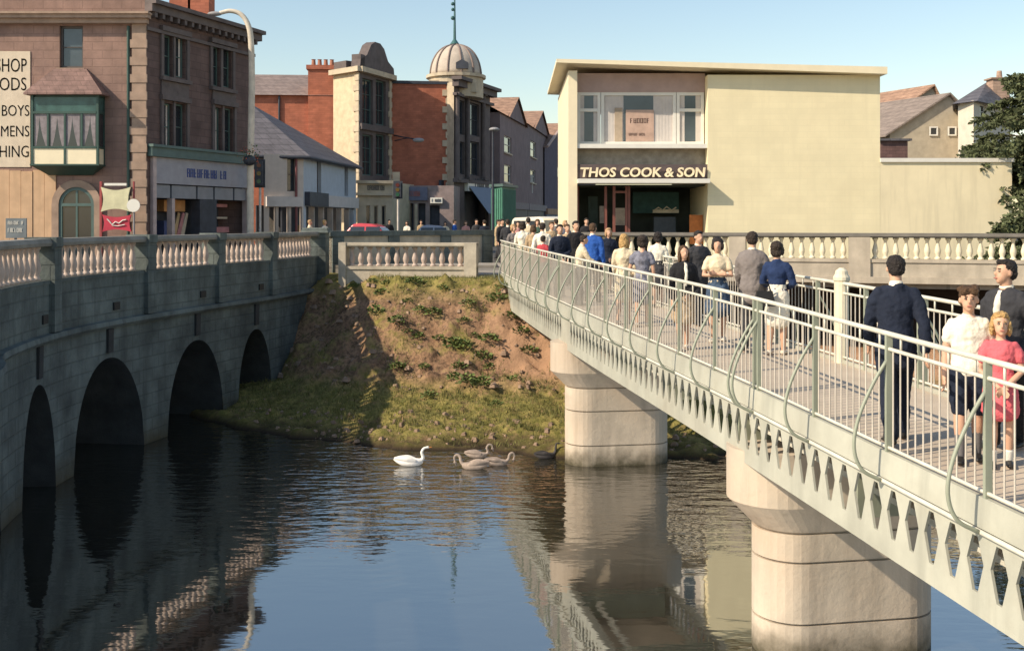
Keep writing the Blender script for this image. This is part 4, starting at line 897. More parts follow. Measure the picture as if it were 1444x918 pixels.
# mauve gabled houses with their fronts to the street
c0, c1, c2 = pl(705, 86), pl(742, 99), pl(775, 118); Fq = Face(c0, c1)
def row_house(c0, c1, zE, zG, wm_, label, wins, group=None):
    F = Face(c0, c1); back = F.n*-9; t = thing('terraced_house', label, 'building', (c0.x, c0.y, 3.7))
    left_poly = [c0, c1, c1+back, c0+back]; m = MB(); shell(m, [tuple(p) for p in left_poly], 3.5, zE, {0: wins}, .15, cap=False)
    um = F.L*.62; hw = F.L*.36
    m.add([F.p(um-hw,.0,zE),F.p(um+hw,.0,zE),F.p(um,.0,zG)], [(0,1,2)]); m.build('wall', wm_, t)
    for h in wins: window(F, h, t, WHITEP, 1, 2, .1, GLASS, fw=.08, sill=STONEC)
    zr = zE+2.6; m = MB(); e = .2
    m.add([F.p(-.2,.2,zE-.05),F.p(F.L+.2,.2,zE-.05),F.p(F.L+.2,-4.5,zr),F.p(-.2,-4.5,zr),F.p(-.2,-9,zE-.05),F.p(F.L+.2,-9,zE-.05)], [(0,1,2,3),(3,2,5,4)])
    m.add([F.p(um-hw-e,.2,zE-.15),F.p(um,.2,zG+.15),F.p(um+hw+e,.2,zE-.15),F.p(um,-4.5,zG+.15),F.p(um-hw-e,-3,zE+1),F.p(um+hw+e,-3,zE+1)], [(0,1,3,4),(1,2,5,3)]); m.build('roof', TILE, t)
    m = MB(); m.fbox(F, .1, F.L-.1, .003, .15, 3.6, 6.3); m.build('shop_front', DARKB, t); m = MB(); m.fbox(F, .1, F.L-.1, .155, .3, 6.3, 6.9); m.build('shop_fascia', mat('fascia_mauve', (.2,.17,.18), .7), t)
    return t, F
t1, F1 = row_house(c0, c1, Fq.z(722,168), Fq.z(737,145), PURPLE, 'mauve terraced house with a tiled gable and two sash windows', [Fq.rect(711,193,721,216), Fq.rect(711,233,721,258)])
F2 = Face(c1, c2); t2, F2 = row_house(c1, c2, F2.z(758,185), F2.z(763,158), PURPLE, 'further mauve terraced house with a steep gable and a white blade sign', [F2.rect(748,200,756,222), F2.rect(748,240,755,258)])
q = px(748, 260, 103); m = MB(); m.box(q.x-.25,q.x+.25,q.y-.05,q.y+.05,F2.z(748,272),F2.z(748,246)); m.build('blade_sign', WHITEP, t2)
c3 = pl(812, 128); A = pl(768, 112); F = Face(A, c3); zE = F.z(785,212)
t3 = thing('dark_gable_house', 'dark house with a pale barge board gable at the end of the street', 'building', (A.x, A.y, 3.7)); m = MB(); shell(m, [tuple(A), tuple(c3), (c3.x+3,c3.y+8), (A.x,A.y+10)], 3.5, zE, {0: [F.rect(786,236,792,250)]}, cap=False); m.build('wall', mat('dark_mauve', (.12,.10,.13), .9, var=.2), t3)
v, f, (Av,Bv,Mv,D) = gable(A, c3, 10, zE, zE+3.2); m = MB(); m.add(v, f); m.build('roof', TILE, t3); m = MB(); m.add([Av,Bv,Mv], [(0,1,2)]); m.build('gable', mat('dark_mauve', (.12,.10,.13)), t3)
window(F, F.rect(786,236,792,250), t3, WHITEP, 1, 2, .1, GLASS)
m = MB(); e = Vector((*F.n*.3,0)); m.tube([Bv+e, Mv+e, Av+e], .16, 5); m.build('barge_board', mat('board_pink', (.5,.36,.3), .8), t3)
m = MB(); m.fbox(F, .2, F.L, .003, .3, 6.0, 6.6); m.build('shop_fascia', mat('fascia_brown', (.35,.2,.12), .7), t3)
m = MB(); m.fbox(F, .2, F.L, .004, .2, 3.6, 5.99); m.build('shop_front', mat('shop_blue_grey', (.18,.19,.24), .7, var=.3), t3)
A, B = pl(775, 140), pl(830, 150); F = Face(A, B); t4 = house('tiled_roof_house', 'distant house whose brown tiled roof shows beside the travel shop', [A, B, B+Vector((0,10)), A+Vector((0,10))], F.z(795,205), PURPLE)
v, f, (Av,Bv,Mv,D) = gable(A, B, 10, F.z(795,205), F.z(795,178)); m = MB(); m.add([Vector((A.x-.5,A.y-.4,F.z(795,207))),Vector((B.x,B.y-.4,F.z(795,207))),Vector((B.x,B.y+5,F.z(795,183)+.5)),Vector((A.x+2,A.y+5,F.z(795,183)+.5))], [(0,1,2,3)]); m.build('roof', TILE, t4)
# green shop box and lamp post
A, B, c2 = pl(693, 72), pl(708, 71), pl(727, 74.5); zt = px(0,264,72).z
gb_ = thing('green_kiosk', 'green ribbed wooden kiosk on the pavement below the mauve houses', 'kiosk', (A.x, A.y, 3.7)); m = MB(); poly = [tuple(A), tuple(B), tuple(c2), (A.x+1,A.y+4)]; m.zprism(poly, 3.6, zt)
for (a, b) in ((A,B),(B,c2)):
    F = Face(a, b); k = int(F.L/.22)
    for i in range(k): m.fbox(F, i*F.L/k+.03, i*F.L/k+.12, .002, .05, 3.65, zt-.15)
m.build('cabin', mat('kiosk_green', (.07,.20,.14), .6, var=.15), gb_); m = MB(); m.zprism([(A.x-.15,A.y-.15),(B.x+.05,B.y-.2),(c2.x+.2,c2.y),(A.x+1,A.y+4.2)], zt+.001, zt+.18); m.build('roof', TEALP, gb_)
q = px(695, 330, 68); lp2 = thing('street_lamp', 'slim dark lamp post in front of the narrow cream house', 'street lamp', (q.x, q.y, 3.7)); m = MB(); m.tube([(q.x,q.y,3.6), px(695,186,68)], [.09,.06], 8); m.build('post', DARKB, lp2); m = MB(); m.ell(px(697,183,67.5), .34, .4, .14); m.build('lamp_head', LEAD, lp2)
# traffic lights
def signal(x, y0, y1, d, label, grp):
    q = px(x, 330, d); t = thing('traffic_light', label, 'traffic light', (q.x, d, 3.7), grp); zt = px(0, y0, d).z
    m = MB(); n_ = 5
    m.tube([(q.x,d+.12,3.6),(q.x,d+.12,zt)], .06, 8); m.build('pole', mat('pole_white', (.62,.56,.5), .6), t)
    zb = px(0, y1, d).z; m = MB(); m.box(q.x-.18,q.x+.18,d-.14,d+.05,zb,zt); m.box(q.x-.26,q.x+.26,d+.051,d+.07,zb-.1,zt+.1); h = m.build('signal_head', DARKB, t)
    for k, c in enumerate(((.10,.01,.01),(.12,.07,.01),(.01,.08,.04))):
        z = zt-(zt-zb)*(k+.5)/3; m = MB(); m.prism([(q.x+.11*math.cos(2*math.pi*i/14),d-.141,z+.11*math.sin(2*math.pi*i/14)) for i in range(14)], (0,-.02,0)); m.build('lens', plain(('lens_red','lens_amber','lens_green')[k], c, .2), h)
signal(561, 258, 278, 60, 'traffic light on a white pole left of the slate blue shop sign', 'traffic lights')
signal(366, 228, 262, 52, 'traffic light beside the flower basket on the lamp', 'traffic lights')
# --- travel shop on the right
XL, XR = pl(801.5, 40), pl(1241, 40); F = Face(XL, XR); tc = thing('travel_shop', 'modern cream two storey shop with a blank side wall and slab roof', 'building', (XL.x, 40, 3.6))
u_ = lambda x: F.ud(x)[0]
zr = F.z(1000, 100)+.35; ZB = 3.5
m = MB(); wl_ = u_(998)
m.fbox(F, wl_, F.L, -9, 0, ZB, F.z(1100,106)); m.build('blank_wall', CREAMW, tc)
m = MB(); m.fbox(F, 0, u_(814), -9, 0, ZB, F.z(806,100)); m.build('end_fin', CREAMT, tc)
m = MB(); m.prism([F.p(u_(784),.45,F.z(784,91)),F.p(F.L+.12,.45,F.z(1241,107)),F.p(F.L+.12,.45,F.z(1241,97)),F.p(u_(784),.45,F.z(784,86))], (0,10,0)); m.build('roof_slab', CREAMT, tc)
g0, g1 = u_(814)+.003, wl_-.003; rec = -.55
m = MB(); m.fbox(F, g0, g1, -9, rec, F.z(900,128), F.z(900,101)); m.build('upper_band', mat('band_mauve', (.40,.29,.26), .85, var=.1, bump=.1), tc)
m = MB(); m.fbox(F, g0, g1, -9, rec, F.z(900,238), F.z(900,209)); m.build('spandrel', mat('spandrel_grey', (.34,.30,.24), .9, var=.25, scale=4, bump=.2), tc)
m = MB(); m.fbox(F, g0, g1, rec, -.05, F.z(900,209), F.z(900,203)); m.build('window_ledge', WHITEP, tc)
zu0, zu1 = F.z(900,203), F.z(900,128); Fw = F.off(rec)
wu = [(u_(815),u_(849)),(u_(849),u_(957)),(u_(957),u_(997))]
for i, (a, b) in enumerate(wu): window(Fw, (a+.01,zu0,b-.01,zu1), tc, WHITEP, 1, 1 if i == 1 else 2, .02, GLASS2, fw=.12, bar=.12, curtain=CURT, zsplit=.66)
m = MB(); a, b = u_(885), u_(925); m.fbox(Fw, a, b, -.07, -.04, zu0+.13, F.z(900,153)); po = m.build('window_poster', mat('poster_pink', (.48,.33,.26), .8), tc)
scribble(Fw.off(-.04), a+.15, b-.15, F.z(900,172), F.z(900,165), po, mat('poster_text', (.25,.14,.12), .8), 6, .004, 21); scribble(Fw.off(-.04), a+.1, b-.3, F.z(900,190), F.z(900,186), po, mat('poster_text', (.25,.14,.12)), 7, .004, 22)
m = MB(); m.fbox(Fw, u_(869), u_(880), -.07, -.04, zu0+.13, F.z(900,150)); m.build('window_poster', mat('poster_tan', (.42,.33,.24), .8), tc)
zs0, zs1 = F.z(900,252), F.z(900,236); m = MB(); m.fbox(F, g0, g1, rec, -.06, zs0, F.z(900,232)); fsn = m.build('sign_fascia', mat('fascia_plum', (.10,.075,.075), .6, var=.2), tc)
text_on(F, 'THOS COOK & SON', (u_(817)+u_(994))/2, F.z(900,249.5), .34, fsn, mat('letter_cream', (.80,.68,.46), .5, var=.04), ext=.05, off=.06, shear=.12, bold=.012, width=u_(994)-u_(818))
m = MB(); m.fbox(F, g0-.0, g1, rec-.2, .5, F.z(900,259), F.z(900,253)); m.build('canopy', WHITEP, tc)
# shop window: dark interior seen through panes
zsh = F.z(900,262); m = MB(); m.fbox(F, g0, g1, -4.2, -4, ZB, zsh); m.fbox(F, g0, g1, -4, -.4, ZB, ZB+.15); m.fbox(F, g0, g1, -4, -.5, zsh, zsh+.05); m.build('shop_interior', mat('interior_green', (.05,.06,.05), .8, var=.5, scale=1), tc)
m = MB()
for x in (816, 856, 868, 886, 889): m.fbox(F, u_(x)-.05, u_(x)+.05, -.7, -.55, ZB, zsh)
m.fbox(F, u_(868), u_(886), -.69, -.56, F.z(880,272), F.z(880,269)); m.build('shop_frame', mat('frame_red_brown', (.22,.08,.06), .5), tc)
for (x0,y0,x1,y1,o,c,nm) in ((870,293,886,318,-1.2,(.55,.43,.32),'poster_buff'),(872,318,884,345,-1.0,(.03,.025,.02),'counter_dark'),(978,303,997,345,-.9,(.45,.15,.04),'panel_orange'),(905,268,975,300,-3,(.04,.10,.09),'map_teal'),(928,295,966,300,-1.5,(.35,.3,.2),'shelf_buff'),(930,306,962,330,-1.6,(.05,.06,.07),'desk_dark'),(850,290,858,315,-1.4,(.4,.33,.27),'poster_pale'),(836,275,850,330,-2.4,(.06,.09,.08),'stand_green')):
    m = MB(); m.fbox(F, u_(x0), u_(x1), o-.1, o, F.z(900,y1), F.z(900,y0)); m.build('shop_display', mat(nm, c, .7, var=.25, scale=4), tc)
m = MB(); m.tube([F.p(u_(x),-1.45,F.z(900,y)) for x,y in ((930,296),(936,292),(942,296),(948,291),(955,296),(962,292))], .03, 6); m.build('shop_display', mat('shelf_buff', (.35,.3,.2)), tc)
# lower yard wall
A, B = XR+Vector((.003,.004)), pl(1427, 40.05); F2_ = Face(A, B); zt = F2_.z(1330,229)
ex = thing('yard_wall', 'lower stained cream wall continuing right from the travel shop', 'wall', (A.x, A.y, 3.6)); m = MB(); m.fbox(F2_, 0, F2_.L, -6, 0, ZB, zt); m.build('wall', CREAMX, ex); m = MB(); m.fbox(F2_, 0, F2_.L+.06, -6.1, .07, zt+.001, zt+.15); m.build('coping', WHITEP, ex)
# --- grey houses on the hill behind the yard
d = 72; GREYR = mat('roughcast_grey', (.42,.36,.27), .95, var=.15, scale=2, bump=.25)
def back_house(x0, x1, ye, xr, yr, d, depth, lab, wins, wm_, rm=SLATE, shift=-6):
    A, B = pl(x0, d), pl(x1, d); F = Face(A, B); t = thing('hillside_house', lab, 'building', (A.x, d, 3.7)); zl = F.z(x0, ye[0]); zr_ = F.z(x1, ye[1]); zp = F.z(xr, yr); u = F.ud(xr)[0]
    hs = []; pr_w = [F.rect(*w_) for w_ in wins]; zz = min(zl, zr_); m = MB(); wall(m, F, 0, F.L, 3, zz, hs, .2)
    D = Vector((shift, depth, 0)); pa, pb, pr = F.p(0,0,zl), F.p(F.L,0,zr_), F.p(u,0,zp)
    m.add([F.p(0,0,zz), F.p(F.L,0,zz), pb, pr, pa], [(0,1,2,3,4)] if abs(zl-zz) > .01 or abs(zr_-zz) > .01 else [(0,1,3)]); low = lambda q: Vector((q.x,q.y,3)); m.add([low(pa),pa,pa+D,low(pa+D),low(pb),pb,pb+D,low(pb+D)], [(0,1,2,3),(4,5,6,7)]); m.build('wall', wm_, t)
    for h in pr_w: window(F, h, t, WHITEP, 1, 1, -.10, GLASS, fw=.09)
    e = Vector((0,-.3,0)); m = MB(); k = (pr-pa).normalized()*-.5; k2 = (pb-pr).normalized()*.4; up = Vector((0,0,.12))
    for a, b in ((pa+k, pr), (pr, pb+k2)): m.hexa([a+e, b+e, b+D, a+D, a+e+up, b+e+up, b+D+up, a+D+up])
    m.build('roof', rm, t); return t, F
back_house(1255, 1362, (188,158), 1338, 134, 72, 14, 'grey roughcast gabled house with two small square windows behind the yard wall', [(1310,179,1322,192),(1336,179,1348,192)], GREYR, mat('roof_grey_brown', (.25,.2,.17), .85, var=.2, bump=.3, brick=(.5,.3)))
back_house(1236, 1330, (180,150), 1316, 122, 78, 14, 'grey house with a tan tiled slope showing above the gabled house', [], GREYR, TILE)
back_house(1230, 1300, (165,148), 1278, 133, 86, 14, 'furthest grey roof showing just right of the cream shop wall', [], GREYR, mat('roof_grey_brown', (.25,.2,.17)))
A, B = pl(1242, 66), pl(1280, 66); F = Face(A, B); sh = thing('garden_shed', 'low brown shed behind the yard wall under the grey roofs', 'shed', (A.x, 66, 3.7)); m = MB(); m.fbox(F, 0, F.L, -3, 0, 3.4, F.z(1260,199)); m.build('wall', mat('shed_brown', (.16,.09,.08), .9, brick=(.4,.2)), sh); m = MB(); m.fbox(F, -.2, F.L+.2, -3.2, .2, F.z(1260,199)+.001, F.z(1260,196)); m.build('roof', SLATE, sh)
A, B, Cx = pl(1351, 68), pl(1373, 66.5), pl(1425, 72); zE = px(0,143,67).z
wh = thing('hillside_house', 'white fronted house with a hipped roof and tall chimney beside the tree', 'building', (A.x, A.y, 3.7)); Fb_ = Face(B, Cx); ww = [Fb_.rect(1382,148,1390,168)]
m = MB(); shell(m, [tuple(A), tuple(B), tuple(Cx), (Cx.x+.2,Cx.y+6), tuple(A*1.11)], 3.4, zE, {1: ww}, cap=False); m.build('wall', mat('white_roughcast', (.62,.55,.45), .9, var=.1, stain=.2), wh)
for h in ww: window(Fb_, h, wh, WHITEP, 1, 2, .1, GLASS)
m = MB(); r1, r2 = px(1392,116,73), px(1412,116,75); ex_ = lambda q, dx, dy: Vector((q.x+dx, q.y+dy, zE-.1)); v = [ex_(A,-.5,-.3), ex_(B,0,-.5), ex_(Cx,.5,-.3), ex_(Cx,.3,6), ex_(A*1.11,-.3,0), r1, r2]; m.add(v, [(0,1,5),(1,2,6,5),(2,3,6),(3,4,5,6),(4,0,5)]); rf = m.build('roof', SLATE, wh)
p = px(1407, 130, 71.5); m = MB(); m.box(p.x-.55,p.x+.55,71,72,zE,px(0,113,71.5).z); m.box(p.x-.68,p.x+.68,70.9,72.1,px(0,113,71.5).z,px(0,111,71.5).z); m.lathe([(.2,0),(.16,.5)], (p.x+.1,71.5,px(0,111,71.5).z), 10); m.build('chimney', mat('chimney_pink', (.42,.29,.22), .9, var=.15, brick=(.4,.2)), rf)
# ------------------------------------------------------------------ people
REM = []
TEXC = bpy.data.textures.new('folds', 'CLOUDS'); TEXC.noise_scale = .085; TEXC.noise_depth = 2
TEXH = bpy.data.textures.new('locks', 'CLOUDS'); TEXH.noise_scale = .022; TEXH.noise_depth = 2
def solid(mb, name, material, parent, vox, smooth=6):
    o = mb.build(name, material, parent, smooth=True, local=True); REM.append((o, vox, smooth)); return o
def finish_solids():
    for o, v, s in REM:
        r = o.modifiers.new('r', 'REMESH'); r.mode = 'VOXEL'; r.voxel_size = v; r.use_smooth_shade = True
        k = o.modifiers.new('s', 'SMOOTH'); k.factor = .5; k.iterations = s
        nm = o.name.split('.')[0]
        if nm in ('jacket','shirt','trousers','blouse','cardigan','coat','skirt','dress_top','jumper','pullover','shorts','top','hair'):
            d = o.modifiers.new('d', 'DISPLACE'); d.texture = TEXH if nm == 'hair' else TEXC; d.mid_level = .5; d.strength = .022 if nm == 'hair' else .030; d.texture_coords = 'GLOBAL'
    dg = bpy.context.evaluated_depsgraph_get(); dg.update()
    for o, v, s in REM:
        me = bpy.data.meshes.new_from_object(o.evaluated_get(dg)); o.modifiers.clear(); me.name = o.name
        o.data = me; me.polygons.foreach_set('use_smooth', [True]*len(me.polygons))
SKIN = mat('skin', (.56,.33,.22), .6, var=.06)
CL = {}
def cloth(name, c, rough=.9, var=.12): return mat('cloth_'+name, c, rough, var=var, scale=9, bump=.9, bscale=7)
HAIRS = {'dark': mat('hair_dark', (.03,.019,.012), .6, var=.6, scale=40, bump=1, bscale=45), 'brown': mat('hair_brown', (.085,.045,.02), .6, var=.4, scale=40, bump=1, bscale=45), 'blond': mat('hair_blond', (.50,.31,.12), .6, var=.3, scale=40, bump=1, bscale=45), 'black': mat('hair_black', (.018,.013,.011), .6, var=.6, scale=40, bump=1, bscale=45), 'fair': plain('hair_fair', (.42,.26,.13), .6)}
SHOE = plain('shoe_dark', (.02,.018,.016), .4); SHOEL = plain('shoe_light', (.60,.52,.42), .6); SOCK = plain('sock_white', (.7,.66,.58), .8)
NAVY = cloth('navy', (.009,.014,.030)); CHAR = cloth('charcoal', (.035,.035,.04)); GREYC = cloth('grey_tweed', (.19,.165,.155)); BLACKC = cloth('black', (.014,.013,.015)); WHITEC = cloth('white', (.74,.68,.56)); CREAMC = cloth('cream', (.66,.55,.38))
ROYAL = cloth('royal_blue', (.02,.09,.36)); BLUEC = cloth('deep_blue', (.012,.028,.085)); PINKC = cloth('pink', (.62,.12,.14)); SLATEC = cloth('slate_print', (.17,.17,.21), var=.5); REDC = cloth('red', (.42,.05,.06)); TANC = cloth('tan', (.42,.30,.18)); GREENC = cloth('green', (.05,.10,.07))
ARMS = {'down': ((.03,.005,-.165),(.038,-.03,-.305)), 'fwd': ((.03,-.05,-.16),(.02,-.13,-.27)), 'back': ((.035,.06,-.155),(.04,.07,-.295)), 'fold': ((.045,-.03,-.155),(-.10,-.115,-.135)), 'clasp': ((.04,-.01,-.16),(-.075,-.105,-.265)), 'rail': ((.03,-.08,-.14),(.02,-.20,-.20)), 'bag': ((.05,-.02,-.155),(-.02,-.12,-.20)), 'pocket': ((.06,.04,-.155),(.03,-.02,-.27)), 'around': ((.09,-.02,-.10),(.20,-.03,-.13))}
def person(loc, yaw, h, label, outfit, arms=('down','down'), legs=((4,3),(-4,4)), lean=0, female=False, head=(0,0), vox=.014, group=None, fingers=False, face=False, hk=1.0):
    root = thing('person', label, 'person', loc, group, rz=R(yaw)); B = .88 if female else .93
    def T(x, y, z):   # torso lean forward (towards -Y)
        k = z-.53; a = R(lean); return Vector((x, y*math.cos(a)-k*math.sin(a), .53+k*math.cos(a)+y*math.sin(a)*-1))
    L = []; foot = []
    for s, (a, kb) in zip((-1, 1), legs):
        hp = Vector((s*.050, 0, .515)); a1 = R(a); a2 = R(a-kb)
        kn = hp+Vector((s*.004, -math.sin(a1), -math.cos(a1)))*.235; an = kn+Vector((0, -math.sin(a2), -math.cos(a2)))*.235
        L.append((s, hp, kn, an))
    dz = .042-min(q[3].z for q in L); SH = Vector((0,0,dz))
    A = []
    for s, nm in zip((-1, 1), arms):
        sh = T(s*.102*B, .004, .80); e, w_ = ARMS[nm]; el = sh+Vector((s*e[0], e[1], e[2])); wr = sh+Vector((s*w_[0], w_[1], w_[2])); A.append((s, sh, el, wr))
    S = lambda p: (p+SH)*h
    hd = T(0, -.006, .935); Hm = (Matrix.Rotation(R(head[0]), 3, 'Z') @ Matrix.Rotation(R(-head[1]), 3, 'X'))
    def torso(mb, z0, z1, inf, flare=0):
        tab = [(.47,.080,.062),(.53,.094,.072),(.58,.088,.064),(.63,.078,.056),(.69,.088,.062),(.74,.099,.068),(.785,.107,.06),(.815,.085,.05),(.835,.05,.042)]
        if female: tab = [(.47,.085,.066),(.53,.097,.074),(.58,.085,.062),(.63,.066,.05),(.69,.078,.058),(.735,.090,.072),(.785,.096,.055),(.815,.076,.046),(.835,.045,.038)]
        rg = [(S(T(0, .0, z)), (rx*.94+inf+(flare if z < .6 else 0))*h, (ry*.94+inf+(flare if z < .6 else 0))*h) for z, rx, ry in tab if z0 <= z <= z1]; mb.loft(rg, n=16)
    def leg(mb, q, inf, f=1.0, cut=1.0, wide=0):
        s, hp, kn, an = q; P = [hp+Vector((0,0,.01)), hp.lerp(kn,.4), kn.lerp(hp,.06), kn.lerp(an,.3), kn.lerp(an,.72), an]; rr = [.052,.047,.034,.034,.025+wide*.6,.021+wide]
        n_ = {1.0: 6, .5: 3, .4: 2}[cut]; mb.loft([(S(p), (r_+inf)*h, (r_+inf)*h*1.05) for p, r_ in zip(P[:n_], rr[:n_])], n=12)
    def arm(mb, q, inf, cut=1.0):
        s, sh, el, wr = q; P = [sh+Vector((-s*.02,0,.004)), sh.lerp(el,.25), sh.lerp(el,.6), el, el.lerp(wr,.35), wr]; rr = [.032,.030,.026,.022,.021,.0155]
        n_ = 6 if cut == 1 else 3; mb.loft([(S(p), (r_+inf)*h, (r_+inf)*h) for p, r_ in zip(P[:n_], rr[:n_])], n=10)
    m = MB(); torso(m, 0, 1, 0)
    m.loft([(S(T(0,.012,.82)),.040*h,.042*h),(S(T(0,.008,.85)),.031*h,.033*h),(S(T(0,0,.90)),.031*h,.035*h)], n=12)
    hh = h*hk; c = S(hd)+Vector((0,0,(hk-1)*.055*h)); m.ell(c+Hm@Vector((0,.004,.010))*hh, .044*hh, .054*hh, .052*hh); m.ell(c+Hm@Vector((0,-.016,-.026))*hh, .033*hh, .036*hh, .036*hh); m.ell(c+Hm@Vector((0,-.054,-.010))*hh, .008*hh, .014*hh, .014*hh, 8, 6); m.ell(c+Hm@Vector((0,-.028,-.052))*hh, .016*hh, .018*hh, .012*hh, 8, 6)
    for s in (-1, 1): m.ell(c+Hm@Vector((s*.045,.004,-.006))*hh, .006*hh, .012*hh, .016*hh, 8, 6)
    for q in L: leg(m, q, 0); s, hp, kn, an = q; m.loft([(S(an+Vector((0,.03,-.028))),.020*h,.015*h),(S(an+Vector((s*.004,-.03,-.026))),.024*h,.017*h),(S(an+Vector((s*.008,-.095,-.033))),.024*h,.010*h)], side=(1,0,0), n=10)
    for q in A:
        arm(m, q, 0); s, sh, el, wr = q; d = (wr-el).normalized(); sd = Vector((0,-1,0)) if abs(d.z) > .7 else Vector((0,0,1)); sd = (sd-d*sd.dot(d)).normalized(); nn = d.cross(sd)
        m.loft([(S(wr),.016*h,.014*h),(S(wr+d*.025),.023*h,.012*h),(S(wr+d*.05),.024*h,.011*h)], side=sd, n=10)
        for i, (o_, ln) in enumerate(((.019,.040),(.0065,.046),(-.006,.043),(-.018,.034))):
            b0 = wr+d*.048+sd*o_; cv = nn*s*-1; m.tube([S(b0), S(b0+d*ln*.5+cv*.002), S(b0+d*ln*.85+cv*.010), S(b0+d*ln+cv*.016)], [.0062*h,.006*h,.0056*h,.0042*h], 7)
        b0 = wr+d*.018+sd*.018; m.tube([S(b0), S(b0+d*.02+sd*.016), S(b0+d*.042+sd*.020)], [.0075*h,.007*h,.005*h], 7)
    solid(m, 'body', SKIN, root, vox*h/1.7, 4)
    o = outfit; I = .0085
    if o.get('top'):
        m = MB(); torso(m, o.get('hem', .5)-.03 if o.get('hem', .5) < .5 else .5, .82, I+o.get('loose', .004), o.get('flare', 0))
        if o.get('hem', .5) < .5: m.loft([(S(Vector((0,0,o['hem']))), (.101+I)*h, (.078+I)*h), (S(Vector((0,0,.55))), (.098+I)*h, (.076+I)*h)], n=16)
        if o.get('sleeve') != 'none':
            for q in A: arm(m, q, I+.003, .5 if o.get('sleeve') == 'short' else 1)
        if o.get('collar', 1): m.loft([(S(T(0,.010,.815)),.048*h,.046*h),(S(T(0,.012,.846)),.039*h,.042*h)], n=12)
        solid(m, o.get('topname', 'jacket'), o['top'], root, vox*h/1.7)
    if o.get('front'):   # a shirt front showing between open lapels
        m = MB(); m.loft([(S(T(0,-.042,.62)),.016*h,.034*h),(S(T(0,-.056,.70)),.021*h,.041*h),(S(T(0,-.052,.76)),.026*h,.042*h),(S(T(0,-.026,.825)),.03*h,.034*h)], n=10); solid(m, 'shirt', o['front'], root, vox*h/1.7)
    if o.get('trousers'):
        m = MB()
        for q in L: leg(m, q, I, wide=.010)
        torso(m, .47, .6, I*.6); solid(m, 'trousers', o['trousers'], root, vox*h/1.7)
    if o.get('shorts'):
        m = MB()
        for q in L: leg(m, q, .014, cut=.5)
        torso(m, .47, .6, I*.7); solid(m, 'shorts', o['shorts'], root, vox*h/1.7)
    if o.get('skirt'):
        hz = o.get('skirthem', .31); fl = o.get('skirtflare', .125); m = MB()
        m.loft([(S(Vector((0,0,hz))), fl*h, fl*.86*h), (S(Vector((0,0,hz+.09))), (fl*.55+.048)*h, (fl*.45+.042)*h), (S(Vector((0,0,.53))), .108*h, .084*h), (S(Vector((0,0,.60))), .085*h, .066*h), (S(T(0,0,.635)), .076*h, .06*h)], n=18)
        solid(m, 'skirt', o['skirt'], root, vox*h/1.7)
    if o.get('top') is not None and o.get('collar', 1) and o.get('trousers') is not None:
        m = MB(); m.loft([(S(T(0,.010,.838)),.041*h,.043*h),(S(T(0,.008,.858)),.036*h,.038*h)], n=14); solid(m, 'shirt_collar', WHITEC, root, vox*.7*h/1.7, 2)
    hm = HAIRS[o.get('hair', 'dark')]; st = o.get('style', 'short'); m = MB(); E = lambda x,y,z,a,b,c_: m.ell(c+Hm@Vector((x,y,z))*hh, a*hh, b*hh, c_*hh)
    E(0,.013,.024,.049,.053,.048)
    if st == 'short': E(0,.026,-.004,.045,.037,.040); E(0,-.02,.052,.034,.030,.016)
    if st == 'bob': E(0,.024,-.012,.056,.042,.056); E(.045,.004,-.02,.014,.028,.045); E(-.045,.004,-.02,.014,.028,.045); E(0,-.012,.05,.04,.036,.022)
    if st == 'bouffant': E(0,.022,.036,.058,.058,.052); E(0,.03,-.014,.054,.040,.05); E(.046,.0,-.004,.016,.028,.04); E(-.046,.0,-.004,.016,.028,.04)
    if st == 'long': E(0,.030,-.03,.054,.034,.08); E(.044,.002,-.035,.015,.026,.07); E(-.044,.002,-.035,.015,.026,.07)
    if st == 'tousled': E(0,.02,-.006,.05,.042,.044); E(.024,-.03,.044,.026,.026,.024); E(-.02,-.034,.040,.026,.024,.022); E(.03,.02,.06,.025,.03,.02); E(-.03,.03,.054,.026,.03,.02)
    solid(m, 'hair', hm, root, vox*.8*h/1.7, 2)
    for s, hp, kn, an in L:
        m = MB(); m.loft([(S(an+Vector((0,.034,-.020))),.025*h,.020*h),(S(an+Vector((s*.004,-.03,-.021))),.029*h,.020*h),(S(an+Vector((s*.008,-.100,-.029))),.028*h,.013*h)], side=(1,0,0), n=10); solid(m, 'shoe', o.get('shoes', SHOE), root, vox*h/1.7, 3)
        if o.get('socks'): m = MB(); m.loft([(S(an+Vector((0,.0,-.01))),.027*h,.029*h),(S(an.lerp(kn,o.get('sockh',.3))),.031*h,.033*h)], n=10); solid(m, 'sock', o['socks'], root, vox*h/1.7, 3)
    if face:
        for s in (-1, 1):
            m = MB(); m.ell(c+Hm@Vector((s*.018,-.047,.003))*hh, .0075*hh, .006*hh, .0042*hh, 8, 6); m.build('eye', plain('eye_dark', (.03,.02,.015), .3), root, local=True)
            m = MB(); m.ell(c+Hm@Vector((s*.018,-.048,.015))*hh, .011*hh, .006*hh, .0022*hh, 8, 5); m.build('eyebrow', hm, root, local=True)
        m = MB(); m.ell(c+Hm@Vector((0,-.0505,-.036))*hh, .014*hh, .005*hh, .0032*hh, 8, 5); m.build('mouth', plain('lip', (.38,.12,.10), .5), root, local=True)
    return root
def on_bridge(x, d):     # stands on the deck at depth d, seen in column x, clear of the railings
    while (x-CX)*d/FPX < fbx(d)+.36 and d < 33.5: d += .1
    return Vector(((x-CX)*d/FPX, d, interp(ZD, d)))
def hd_(d, y): return (CAMZ-(y-HY)*d/FPX)-interp(ZD, d)
SUIT = dict(top=NAVY, hem=.44, trousers=NAVY, hair='black', topname='jacket', loose=.005)
